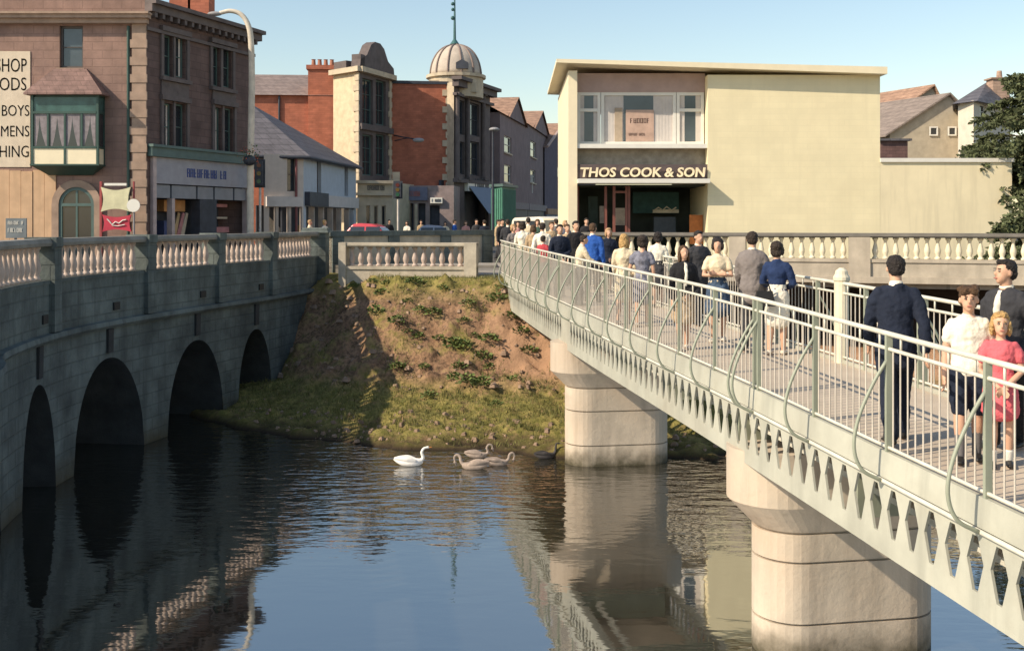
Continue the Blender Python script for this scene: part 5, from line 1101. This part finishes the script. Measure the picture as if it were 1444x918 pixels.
person(on_bridge(1263, 9.85), 172, 1.78, 'man in navy suit walking away along the bridge, seen from behind', SUIT, ('back','fwd'), ((16,8),(-12,10)), vox=.011)
person(on_bridge(1366, 9.35), -16, 1.52, 'boy in white shirt and dark shorts with tousled brown hair', dict(top=WHITEC, sleeve='short', topname='shirt', shorts=NAVY, hair='brown', style='tousled', socks=plain('sock_grey', (.16,.15,.15), .9), sockh=.75, loose=.006), ('down','down'), ((5,4),(-5,6)), vox=.010, face=True, head=(-4,4), hk=1.10)
person(on_bridge(1411, 9.2), -20, 1.30, 'little girl in a bright pink dress with short blond hair', dict(top=PINKC, sleeve='short', topname='dress_top', skirt=PINKC, skirthem=.36, skirtflare=.118, hair='blond', style='bob', socks=SOCK, shoes=SHOE, sockh=.25, collar=0), ('clasp','clasp'), ((3,2),(-3,3)), female=True, vox=.010, face=True, head=(4,6), hk=1.2)
person(on_bridge(1418, 9.85), -58, 1.74, 'dark suited man behind the children, turned in profile', dict(top=CHAR, hem=.45, trousers=BLACKC, hair='black', front=WHITEC, loose=.01), ('down','pocket'), ((6,4),(-6,5)), vox=.011, head=(-22,6), face=True)
person(on_bridge(1096, 15.5), 150, 1.62, 'woman in deep blue cardigan and cream skirt, back turned', dict(top=BLUEC, topname='cardigan', hem=.52, skirt=WHITEC, skirthem=.29, skirtflare=.115, hair='dark', style='bouffant', shoes=SHOEL), ('bag','bag'), ((3,2),(-6,6)), female=True)
person(on_bridge(1061, 15.9), 160, 1.78, 'tall man in grey tweed jacket beside the woman in the cream skirt', dict(top=GREYC, hem=.43, trousers=CHAR, hair='dark', loose=.014), ('down','fwd'), ((8,5),(-10,8)))
person(on_bridge(1012, 17.0), -12, 1.64, 'dark haired woman with bare shoulders in a pale top and full blue skirt', dict(top=CREAMC, topname='blouse', sleeve='short', skirt=cloth('blue_print', (.05,.08,.13), var=.6), skirthem=.3, skirtflare=.13, hair='black', style='bouffant', shoes=SHOEL), ('fold','fold'), ((8,4),(-6,6)), female=True)
person(on_bridge(964, 15.9), 10, 1.57, 'brown haired woman in open dark cardigan over a white blouse', dict(top=BLACKC, topname='cardigan', front=WHITEC, skirt=TANC, skirthem=.3, skirtflare=.12, hair='brown', style='long', shoes=SHOEL, loose=.012), ('down','clasp'), ((8,4),(-6,6)), female=True)
person(on_bridge(906, 19.2), 170, 1.62, 'woman in slate patterned dress seen from behind', dict(top=SLATEC, topname='dress_top', sleeve='short', skirt=SLATEC, skirthem=.3, skirtflare=.12, hair='dark', style='bouffant', shoes=SHOEL, collar=0), ('down','bag'), ((5,3),(-8,6)), female=True)
person(on_bridge(880, 19.6), 165, 1.66, 'blond woman in long cream coat seen from behind', dict(top=CREAMC, topname='coat', hem=.46, skirt=CREAMC, skirthem=.3, skirtflare=.115, hair='blond', style='long', shoes=SHOEL), ('down','fwd'), ((6,4),(-8,6)), female=True)
person(on_bridge(836, 24.2), 160, 1.80, 'man in royal blue jumper and dark trousers', dict(top=ROYAL, topname='jumper', hem=.5, trousers=CHAR, hair='brown'), ('down','fwd'), ((10,5),(-10,8)))
person(on_bridge(815, 21.0), 100, 1.56, 'youth in cream pullover leaning by the left railing', dict(top=CREAMC, topname='pullover', trousers=CHAR, hair='dark'), ('rail','down'), ((4,3),(-4,4)), lean=12)
person(on_bridge(789, 23.6), 10, 1.75, 'young man in dark jacket with hands together facing the camera', dict(top=NAVY, hem=.45, trousers=CHAR, hair='dark', front=None), ('clasp','clasp'), ((6,4),(-8,6)), lean=4)
person(on_bridge(812, 26.5), 20, 1.82, 'man in black jacket with black hair behind the cream pullover', dict(top=BLACKC, hem=.45, trousers=CHAR, hair='black'), ('down','fwd'), ((6,4),(-8,6)))
person(on_bridge(765, 28.2), 172, 1.76, 'man in white shirt with dark hair going towards the street', dict(top=WHITEC, topname='shirt', hem=.5, trousers=CHAR, hair='dark', loose=.008), ('down','back'), ((10,5),(-8,6)))
person(on_bridge(766, 25.2), 150, 1.42, 'child in red top close to the white shirted man', dict(top=REDC, topname='top', trousers=CHAR, hair='dark'), ('down','fwd'), ((6,4),(-6,5)))
person(on_bridge(737, 29.2), 170, 1.72, 'woman in cream blouse and pale skirt at the far end of the footbridge', dict(top=WHITEC, topname='blouse', skirt=CREAMC, hair='dark', style='bouffant', shoes=SHOEL), ('down','fold'), ((8,4),(-8,6)), female=True)
person(on_bridge(752, 30.8), 175, 1.66, 'woman in tan dress walking off the far end of the footbridge', dict(top=TANC, topname='dress_top', skirt=TANC, hair='brown', style='bob', collar=0), ('down','down'), ((8,4),(-8,6)), female=True)
person(on_bridge(724, 32.5), 30, 1.62, 'woman with pale scarf coming onto the footbridge', dict(top=GREYC, topname='coat', skirt=CHAR, hair='fair', style='bouffant'), ('down','bag'), ((8,4),(-8,6)), female=True)
person(on_bridge(778, 31.5), 20, 1.74, 'man in tan jacket far along the footbridge', dict(top=TANC, hem=.45, trousers=CHAR, hair='brown'), ('down','fwd'), ((8,4),(-8,6)))
G_ = lambda x, d: Vector(((x-CX)*d/FPX, d, ROADZ-.1))
for x, d, h, yw, lab, oo, fem in (
    (708, 40, 1.72, 40, 'man in black coat where the footbridge meets the pavement', dict(top=BLACKC, hem=.42, trousers=CHAR, hair='black'), 0),
    (672, 52, 1.74, 20, 'man in dark clothes beneath the blue awning', dict(top=CHAR, hem=.45, trousers=CHAR, hair='dark'), 0),
    (657, 56, 1.66, 10, 'woman in pink cardigan beneath the blue awning', dict(top=cloth('rose', (.5,.25,.22)), topname='cardigan', skirt=CREAMC, hair='brown', style='bob'), 1),
    (683, 48, 1.70, 200, 'man in navy jacket crossing by the green kiosk', dict(top=NAVY, hem=.45, trousers=BLACKC, hair='dark'), 0),
    (628, 58, 1.62, 0, 'woman in cream frock outside the mauve shop', dict(top=CREAMC, topname='dress_top', skirt=CREAMC, hair='dark', style='bob', collar=0), 1),
    (594, 62, 1.70, 15, 'man in tan coat outside the slate blue shop sign', dict(top=TANC, hem=.42, trousers=CHAR, hair='brown'), 0),
    (574, 58, 1.64, -20, 'woman in white coat near the traffic light', dict(top=WHITEC, topname='coat', hem=.44, skirt=WHITEC, hair='brown', style='bob'), 1),
    (549, 60, 1.74, 30, 'man in dark overcoat left of the traffic light', dict(top=BLACKC, hem=.4, trousers=CHAR, hair='dark'), 0),
    (437, 47, 1.70, 90, 'man in cream jacket passing the dark shop fascia', dict(top=CREAMC, hem=.45, trousers=TANC, hair='fair'), 0),
    (458, 50, 1.68, 60, 'woman in white headscarf coat walking past the low shops', dict(top=WHITEC, topname='coat', hem=.42, skirt=WHITEC, hair='blond', style='bouffant'), 1)):
    person(G_(x, d), yw, h, lab, oo, ('down','fwd'), ((10,6),(-10,8)), female=bool(fem), vox=.03)
for x, d, h, yw, lab, oo, fem in (
    (716, 36.5, 1.70, 190, 'man in charcoal suit stepping off the far end of the footbridge', dict(top=CHAR, hem=.44, trousers=CHAR, hair='dark'), 0),
    (730, 38, 1.64, 20, 'woman in rose dress on the pavement past the footbridge end', dict(top=cloth('rose', (.5,.25,.22)), topname='dress_top', skirt=cloth('rose', (.5,.25,.22)), hair='dark', style='bob', collar=0), 1),
    (745, 37, 1.76, 170, 'man in pale shirt on the pavement past the footbridge end', dict(top=CREAMC, topname='shirt', trousers=CHAR, hair='black'), 0),
    (758, 39, 1.68, 0, 'woman in green coat on the pavement near the white van', dict(top=GREENC, topname='coat', hem=.42, skirt=GREENC, hair='brown', style='bouffant'), 1),
    (784, 38.5, 1.72, 200, 'man in grey tweed jacket by the travel shop corner', dict(top=GREYC, hem=.44, trousers=CHAR, hair='dark'), 0),
    (797, 37.5, 1.66, 30, 'woman in slate frock by the travel shop corner', dict(top=SLATEC, topname='dress_top', skirt=SLATEC, hair='fair', style='bob', collar=0), 1),
    (827, 37.5, 1.74, 10, 'man in black suit looking into the travel shop window', dict(top=BLACKC, hem=.44, trousers=BLACKC, hair='dark'), 0),
    (703, 44, 1.70, 60, 'man in tan mackintosh waiting beside the green kiosk', dict(top=TANC, hem=.38, trousers=CHAR, hair='dark'), 0),
    (641, 54, 1.72, 90, 'man in blue jumper walking past the domed building', dict(top=ROYAL, topname='jumper', trousers=CHAR, hair='dark'), 0)):
    person(G_(x, d), yw, h, lab, oo, ('down','fwd'), ((10,6),(-10,8)), female=bool(fem), vox=.025)
person(on_bridge(800, 29.5), 15, 1.70, 'man in tan pullover between the black jacket and the shop corner', dict(top=TANC, topname='pullover', trousers=CHAR, hair='brown'), ('down','fwd'), ((8,4),(-8,6)))
person(on_bridge(858, 26.8), 12, 1.64, 'woman in navy coat with fair hair left of the blond woman', dict(top=NAVY, topname='coat', hem=.42, skirt=NAVY, hair='fair', style='bob'), ('down','clasp'), ((8,4),(-8,6)), female=True)
person(on_bridge(928, 23.0), 170, 1.60, 'woman in white blouse and grey skirt right of the slate dress', dict(top=WHITEC, topname='blouse', skirt=CHAR, hair='black', style='bouffant'), ('down','down'), ((8,4),(-8,6)), female=True)
person(on_bridge(985, 19.4), 20, 1.72, 'dark haired man half hidden behind the woman in the dark cardigan', dict(top=CHAR, hem=.45, trousers=CHAR, hair='black'), ('down','fwd'), ((8,4),(-8,6)))
# a handbag on the arm of the woman in the cream skirt
p = on_bridge(1078, 15.3)+Vector((0,0,.72)); m = MB(); m.frustum([(p.x-.15,p.y-.06),(p.x+.15,p.y-.06),(p.x+.15,p.y+.06),(p.x-.15,p.y+.06)], [(p.x-.11,p.y-.03),(p.x+.11,p.y-.03),(p.x+.11,p.y+.03),(p.x-.11,p.y+.03)], p.z, p.z+.22)
hbag = thing('handbag', 'dark handbag carried by the woman in the cream skirt', 'handbag', tuple(p)); m.build('bag', SHOE, hbag); m = MB(); m.tube([p+Vector((-.09,0,.21)), p+Vector((-.06,0,.31)), p+Vector((.06,0,.31)), p+Vector((.09,0,.21))], .012, 6); m.build('handle', SHOE, hbag)
# ------------------------------------------------------------------ swans
def swan(loc, yaw, s, label, group, bodym, neck, beakm, name='swan', cat='swan'):
    r = thing(name, label, cat, loc, group, rz=R(yaw)); m = MB(); V = Vector
    def fine(t):
        c = curve_pts([(x, z, a) for x, z, a, b in t], 5); e = curve_pts([(x, z, b) for x, z, a, b in t], 5); return [(p.x, p.y, p.z, q.z) for p, q in zip(c, e)]
    m.loft([(V((x,0,z))*s, a*s, b*s) for x, z, a, b in fine([(-.52,.20,.02,.012),(-.42,.15,.08,.045),(-.24,.10,.15,.10),(.0,.085,.185,.13),(.2,.09,.155,.125),(.33,.12,.08,.085)])], side=(0,1,0), n=24)
    for q in (-1, 1): m.loft([(V((x,q*(.05+.085*min(1,(x+.48)/.35)),z))*s, a*s, b*s) for x, z, a, b in fine([(-.50,.235,.015,.02),(-.30,.235,.05,.055),(-.06,.205,.06,.085),(.14,.15,.04,.06)])], side=(0,1,0), n=14)
    pts = curve_pts([V(q)*s for q in neck], 5); m.tube(pts, [(.062-.030*i/(len(pts)-1))*s for i in range(len(pts))], 9)
    e = V(neck[-1])*s; d = (V(neck[-1])-V(neck[-2])).normalized(); d2 = V((d.x, 0, d.z*.4-.12)).normalized()
    m.ell(e+d2*.02*s, .062*s, .038*s, .040*s, 10, 7); solid(m, 'body', bodym, r, .013*s, 5)
    m = MB(); m.loft([(e+d2*.06*s,.022*s,.020*s),(e+d2*.115*s,.018*s,.011*s),(e+d2*.15*s,.013*s,.006*s)], side=(0,1,0), n=8); m.build('beak', beakm, r, smooth=True, local=True)
    m = MB(); m.ell(e+d2*.055*s+V((0,0,.012))*s, .02*s, .02*s, .018*s, 8, 5); m.build('face_patch', plain('beak_black', (.012,.012,.012), .5), r, smooth=True, local=True)
    return r
WHITEF = mat('white_feathers', (.86,.82,.76), .8, var=.04, scale=8, bump=.2); GREYF = mat('cygnet_feathers', (.34,.27,.22), .85, var=.25, scale=7, bump=.25); DARKF = mat('dark_feathers', (.05,.045,.045), .8, var=.3, scale=8)
OR = plain('beak_orange', (.6,.22,.05), .5); GB = plain('beak_grey', (.16,.14,.14), .5)
W_ = lambda x, y: Vector((*px(x, y, CAMZ*FPX/(y-HY))[:2], 0.0))
UP = [(.28,0,.10),(.38,0,.22),(.34,0,.38),(.40,0,.50),(.50,0,.535)]; ARCH = [(.28,0,.10),(.42,0,.20),(.38,0,.38),(.46,0,.50),(.58,0,.47),(.60,0,.36)]; CURL = [(.28,0,.10),(.40,0,.22),(.44,0,.38),(.54,0,.44),(.62,0,.36),(.60,0,.22)]
swan(W_(579,656), 8, .70, 'white adult swan swimming at the left of the group', None, WHITEF, UP, OR)
swan(W_(673,645), 5, .56, 'grey cygnet furthest back in the group', 'cygnets', GREYF, ARCH, GB, 'cygnet', 'cygnet')
swan(W_(668,661), 176, .66, 'grey cygnet turned left with its neck curled down', 'cygnets', GREYF, CURL, GB, 'cygnet', 'cygnet')
swan(W_(702,656), 10, .58, 'grey cygnet with arched neck at the right of the trio', 'cygnets', GREYF, CURL, GB, 'cygnet', 'cygnet')
swan(W_(770,646), 20, .55, 'small dark water bird alone beside the far pier', None, DARKF, [(.28,0,.10),(.40,0,.24),(.42,0,.40),(.44,0,.54),(.52,0,.56)], GB, 'dark_bird', 'water bird')
# ------------------------------------------------------------------ vehicles
CHROME = plain('chrome', (.6,.6,.6), .2, metal=1.0); TYRE = plain('tyre_rubber', (.02,.02,.02), .9)
def car(loc, yaw, Ln, Wd, Ht, paint, label, cat='car', van=False, roofm=None):
    r = thing('parked_van' if van else 'car', label, cat, loc, rz=R(yaw)); h2 = Wd/2
    if van: body = [(-.5,.25),(-.5,.95),(-.485,1.0),(.30,1.02),(.44,.98),(.5,.8),(.5,.25)]; cab = [(-.49,1.0),(-.48,1.62),(-.44,1.70),(.12,1.74),(.22,1.66),(.34,1.0)]
    else: body = [(-.5,.28),(-.5,.62),(-.47,.82),(-.30,.90),(.20,.90),(.42,.84),(.49,.72),(.5,.5),(.5,.28)]; cab = [(-.33,.90),(-.22,1.30),(-.15,1.40),(.0,1.44),(.08,1.40),(.20,.90)]
    k = Ht/(1.74 if van else 1.44)
    def ext(prof, wa, wb, m):
        z0 = min(p[1] for p in prof); z1 = max(p[1] for p in prof); n = len(prof)
        ww = [wa+(wb-wa)*((z-z0)/(z1-z0))**1.5 for x, z in prof]
        m.add([(x*Ln, -w_, z*k) for (x,z), w_ in zip(prof, ww)]+[(x*Ln, w_, z*k) for (x,z), w_ in zip(prof, ww)], [tuple(range(n))[::-1], tuple(range(n,2*n))]+[(i,(i+1)%n,n+(i+1)%n,n+i) for i in range(n)])
    m = MB(); ext(body, h2, h2*.94, m); b = m.build('body', paint, r, local=True)
    bv = b.modifiers.new('bevel', 'BEVEL'); bv.width = .05; bv.segments = 2
    m = MB(); ext(cab, h2*.9, h2*.72, m); c = m.build('cabin', roofm or paint, r, local=True); bv = c.modifiers.new('bevel', 'BEVEL'); bv.width = .06; bv.segments = 3
    zl, zh = (1.06, 1.56) if van else (.95, 1.30); w_at = lambda z: h2*(.9+(.72-.9)*((z-cab[0][1])/((1.74 if van else 1.44)-cab[0][1]))**1.5)
    xa, xb = (-.42, .16) if van else (-.24, .10)
    for s in (-1, 1):
        for a, c2 in ((xa, (xa+xb)/2-.01), ((xa+xb)/2+.01, xb)):
            m = MB(); q = [(a*Ln,zl),(c2*Ln,zl),(c2*Ln,zh),(a*Ln,zh)]; m.prism([(x, s*(w_at(z)+.004), z*k) for x, z in q], (0, s*-.02, 0)); m.build('side_window', GLASS, r, local=True)
    for p0, p1, nm in ((cab[-1], cab[-2], 'windscreen'), (cab[0], cab[1], 'rear_window')):
        a = Vector((p0[0]*Ln, 0, p0[1]*k)); c2 = Vector((p1[0]*Ln, 0, p1[1]*k)); nrm = Vector(((c2-a).z, 0, -(c2-a).x)).normalized()*(1 if p0[0] > 0 else -1)*.012
        q0, q1 = a.lerp(c2,.15)+nrm, a.lerp(c2,.88)+nrm; wa, wb = h2*.8, h2*.68; m = MB(); m.prism([(q0.x,-wa,q0.z),(q0.x,wa,q0.z),(q1.x,wb,q1.z),(q1.x,-wb,q1.z)], tuple(-nrm*1.2)); m.build(nm, GLASS2, r, local=True)
    for x in (-.31, .31):
        for s in (-1, 1):
            m = MB(); n = 18; m.prism([(x*Ln+.31*math.cos(2*math.pi*i/n), s*(h2-.14), .31+.31*math.sin(2*math.pi*i/n)) for i in range(n)], (0, s*.16, 0)); w_ = m.build('wheel', TYRE, r, local=True)
            m = MB(); m.prism([(x*Ln+.17*math.cos(2*math.pi*i/n), s*(h2+.022), .31+.17*math.sin(2*math.pi*i/n)) for i in range(n)], (0, s*.012, 0)); m.build('rim', CHROME, w_, local=True)
    for s in (-1, 1):
        m = MB(); n = 14; m.prism([(.5*Ln+.004, s*h2*.7+.1*math.cos(2*math.pi*i/n), .62*k+.1*math.sin(2*math.pi*i/n)) for i in range(n)], (.03, 0, 0)); m.build('headlight', WHITEP, r, local=True)
    m = MB(); m.box(.5*Ln+.02,.5*Ln+.09,-h2*.95,h2*.95,.36,.46); m.build('bumper', CHROME, r, local=True)
    m = MB(); m.box(-.5*Ln-.09,-.5*Ln-.02,-h2*.95,h2*.95,.36,.46); m.build('bumper', CHROME, r, local=True)
    return r
rz_ = ROADZ-.12
car((*pl(512, 47), rz_), 172, 3.9, 1.6, 1.56, mat('car_red', (.50,.05,.06), .3, var=.05, coat=.5), 'red saloon car behind the road parapet left of the footbridge')
car((*pl(604, 55), rz_), 185, 3.8, 1.55, 1.46, mat('car_grey_blue', (.20,.24,.32), .3, var=.05, coat=.5), 'grey blue car behind the parapet in front of the mauve shop')
car((*pl(768, 50), rz_), -62, 4.2, 1.75, 1.86, mat('van_cream', (.70,.64,.52), .35, var=.05, coat=.4), 'white van in the road behind the people at the bridge end', 'van', True)
# ------------------------------------------------------------------ tree and plants
LEAFD = mat('conifer_leaves', (.085,.10,.045), .85, var=.55, scale=2.2); BARK = mat('bark', (.10,.07,.05), .95, var=.3, bump=.4)
def conifer(label, x0, y0, zb, z0, z1, R0, nb, seed, droop, dens, keep=lambda p: True):
    tr = thing('conifer_tree', label, 'tree', (x0, y0, zb)); rnd = random.Random(seed); lf = MB(); m = MB()
    m.tube([(x0,y0,zb-.5),(x0+.05,y0,zb+.3*(z1-zb)),(x0-.05,y0+.05,zb+.6*(z1-zb)),(x0,y0,z1-.2)], [.34,.28,.18,.04], 10)
    for i in range(nb):
        z = z0+(z1-z0)*rnd.random(); f = (z-z0)/(z1-z0); a = rnd.uniform(0, 2*math.pi); Lb = R0*(1-.72*f**1.6)*rnd.uniform(.6, 1.05)
        d = Vector((math.cos(a), math.sin(a), 0)); up = rnd.uniform(.05, .4); b0 = Vector((x0, y0, z)); pts = []
        for k in range(7):
            t = k/6; pts.append(b0+d*Lb*t+Vector((0,0,up*Lb*t-droop*Lb*t*t))+Vector((rnd.gauss(0,.05), rnd.gauss(0,.05), 0)))
        if not keep(pts[6]): continue
        m.tube(pts[:6], [.045*(1-k/7) for k in range(6)], 5, cap=False)
        side = Vector((-d.y, d.x, 0))
        for j in range(int(Lb*dens)):
            t = .15+.85*rnd.random()**.8; k = min(5, int(t*6)); p = pts[k].lerp(pts[k+1], t*6-k)
            ln = rnd.uniform(.2,.5)*(1.1-.4*t); v = (side*rnd.choice((-1,1))*rnd.uniform(.4,1)+d*rnd.uniform(.3,1)+Vector((0,0,rnd.uniform(-.7,.25)))).normalized()
            for q in range(6):
                o = p+v*ln*q/5; w_ = Vector((rnd.gauss(0,1), rnd.gauss(0,1), rnd.gauss(0,.7))).normalized(); e = (v+w_*.8).normalized()*rnd.uniform(.10,.24); nrm = v.cross(w_).normalized()*rnd.uniform(.022,.045)
                lf.add([o-nrm, o+e*.55-nrm*1.5, o+e, o+e*.5+nrm*1.5], [(0,1,2,3)])
    m.build('trunk', BARK, tr, fix=False); lf.build('foliage', LEAFD, tr, fix=False)
conifer('dark dense conifer rising behind the right end of the yard wall', 20.35, 41.2, 3.6, 6.2, 10.9, 3.3, 130, 5, .28, 30)
conifer('low spreading conifer at the right edge with sprays over the balustrade', 17.3, 33.4, 3.4, 3.9, 6.6, 2.6, 46, 6, .38, 24, lambda p: p.y > 30.9)
GR = mat('grass_blades', (.15,.145,.045), .9, var=.45, scale=1.4); rnd = random.Random(11); m = MB()
for i in range(42000):
    x = rnd.uniform(-8, 6.5); y = interp(TOE, x)+rnd.uniform(.25, 10); 
    if y > 34.0: continue
    t = y-interp(TOE, x); z = bank_z(x, y)
    if 4.4 < t < 8.6 and noise.noise(Vector((x*.8, y*.8, 5)))*1.1+rnd.gauss(0,.16) < .12: continue
    if t < 1.2 and rnd.random() < .6: continue
    if x > 1.2 and rnd.random() < .55: continue
    h_ = rnd.uniform(.04, .11)+.14*max(0, noise.noise(Vector((x*1.3,y*1.3,2)))); a = rnd.uniform(0, 6.28); w_ = .012; lx, ly = rnd.gauss(0,.05), rnd.gauss(0,.05)
    m.add([(x-w_*math.cos(a),y-w_*math.sin(a),z-.02),(x+w_*math.cos(a),y+w_*math.sin(a),z-.02),(x+lx,y+ly,z+h_)], [(0,1,2)])
struct(m.build('grass', GR, fix=False), 'short olive grass growing on the foreshore and crest of the bank', 'grass', 'stuff')
WD = mat('weed_leaves', (.115,.15,.04), .85, var=.55, scale=2); rnd = random.Random(21); m = MB()
for i in range(110):
    a = rnd.uniform(0, 6.28); r_ = rnd.uniform(0,.26); p = Vector((r_*math.cos(a), r_*math.sin(a), rnd.uniform(.02,.26)*(1.1-r_*2))); e = Vector((math.cos(a)+rnd.gauss(0,.5), math.sin(a)+rnd.gauss(0,.5), rnd.uniform(-.2,.9))).normalized()*rnd.uniform(.08,.17); n_ = e.cross(Vector((rnd.gauss(0,1),rnd.gauss(0,1),1))).normalized()*rnd.uniform(.02,.045)
    m.add([p, p+e*.5-n_, p+e, p+e*.5+n_], [(0,1,2,3)])
wproto = None; wl = 'low leafy weed clump growing on the earth bank'
spots = [(655,455),(668,475),(672,500),(660,430),(648,520),(690,520),(560,520),(598,520),(575,425),(585,400),(540,415),(525,400),(720,450),(735,470),(700,425),(745,500),(610,445),(625,410),(592,440),(680,545),(660,540),(560,455),(640,490),(712,410),(530,445),(605,560),(700,570),(575,470),(725,535),(690,480),(682,505),(655,490),(640,535),(545,400),(500,398),(620,480),(590,480)]
for i, (x, y) in enumerate(spots):
    # meet the bank along the line of sight
    k = 24.0
    while k < 34 and px(x, y, k).z > bank_z(px(x, y, k).x, k): k += .05
    q = px(x, y, k); q = Vector((q.x, q.y, bank_z(q.x, q.y)-.03)); s = random.uniform(.55, 1.15)
    if wproto is None:
        o = m.build('weed_clump', WD, None, fix=False); wproto = o
    else: o = wproto.copy(); C.objects.link(o)
    o.location = q; o.scale = (s, s, s*random.uniform(.7,1.1)); o.rotation_euler = (0,0,random.uniform(0,6.28)); tag(o, wl, 'weed', 'weed clumps on the bank')
rnd = random.Random(31); m = MB()
for i in range(900):
    x = rnd.uniform(-7, 6); t = rnd.choice((rnd.uniform(4.2,8.8), rnd.uniform(.1,2.2))); y = interp(TOE, x)+t; s = (.03+.15*rnd.random()**2.5)*(1 if t > 4 else .7); z = bank_z(x, y)
    b = [Vector((rnd.uniform(.6,1.1)*s*math.cos(a), rnd.uniform(.6,1.1)*s*math.sin(a), 0)) for a in (0,1.2,2.5,3.7,5.0)]; c = Vector((x,y,z-.02))
    m.add([c+q for q in b]+[c+q*.6+Vector((0,0,s*rnd.uniform(.5,.9))) for q in b], [(5,6,7,8,9)]+[(j,(j+1)%5,5+(j+1)%5,5+j) for j in range(5)])
struct(m.build('loose_stones', mat('stone_rubble', (.28,.19,.13), .95, var=.35, scale=3, bump=.3), fix=False), 'loose clods and stones scattered over the earth bank', 'stones', 'stuff')
finish_solids()
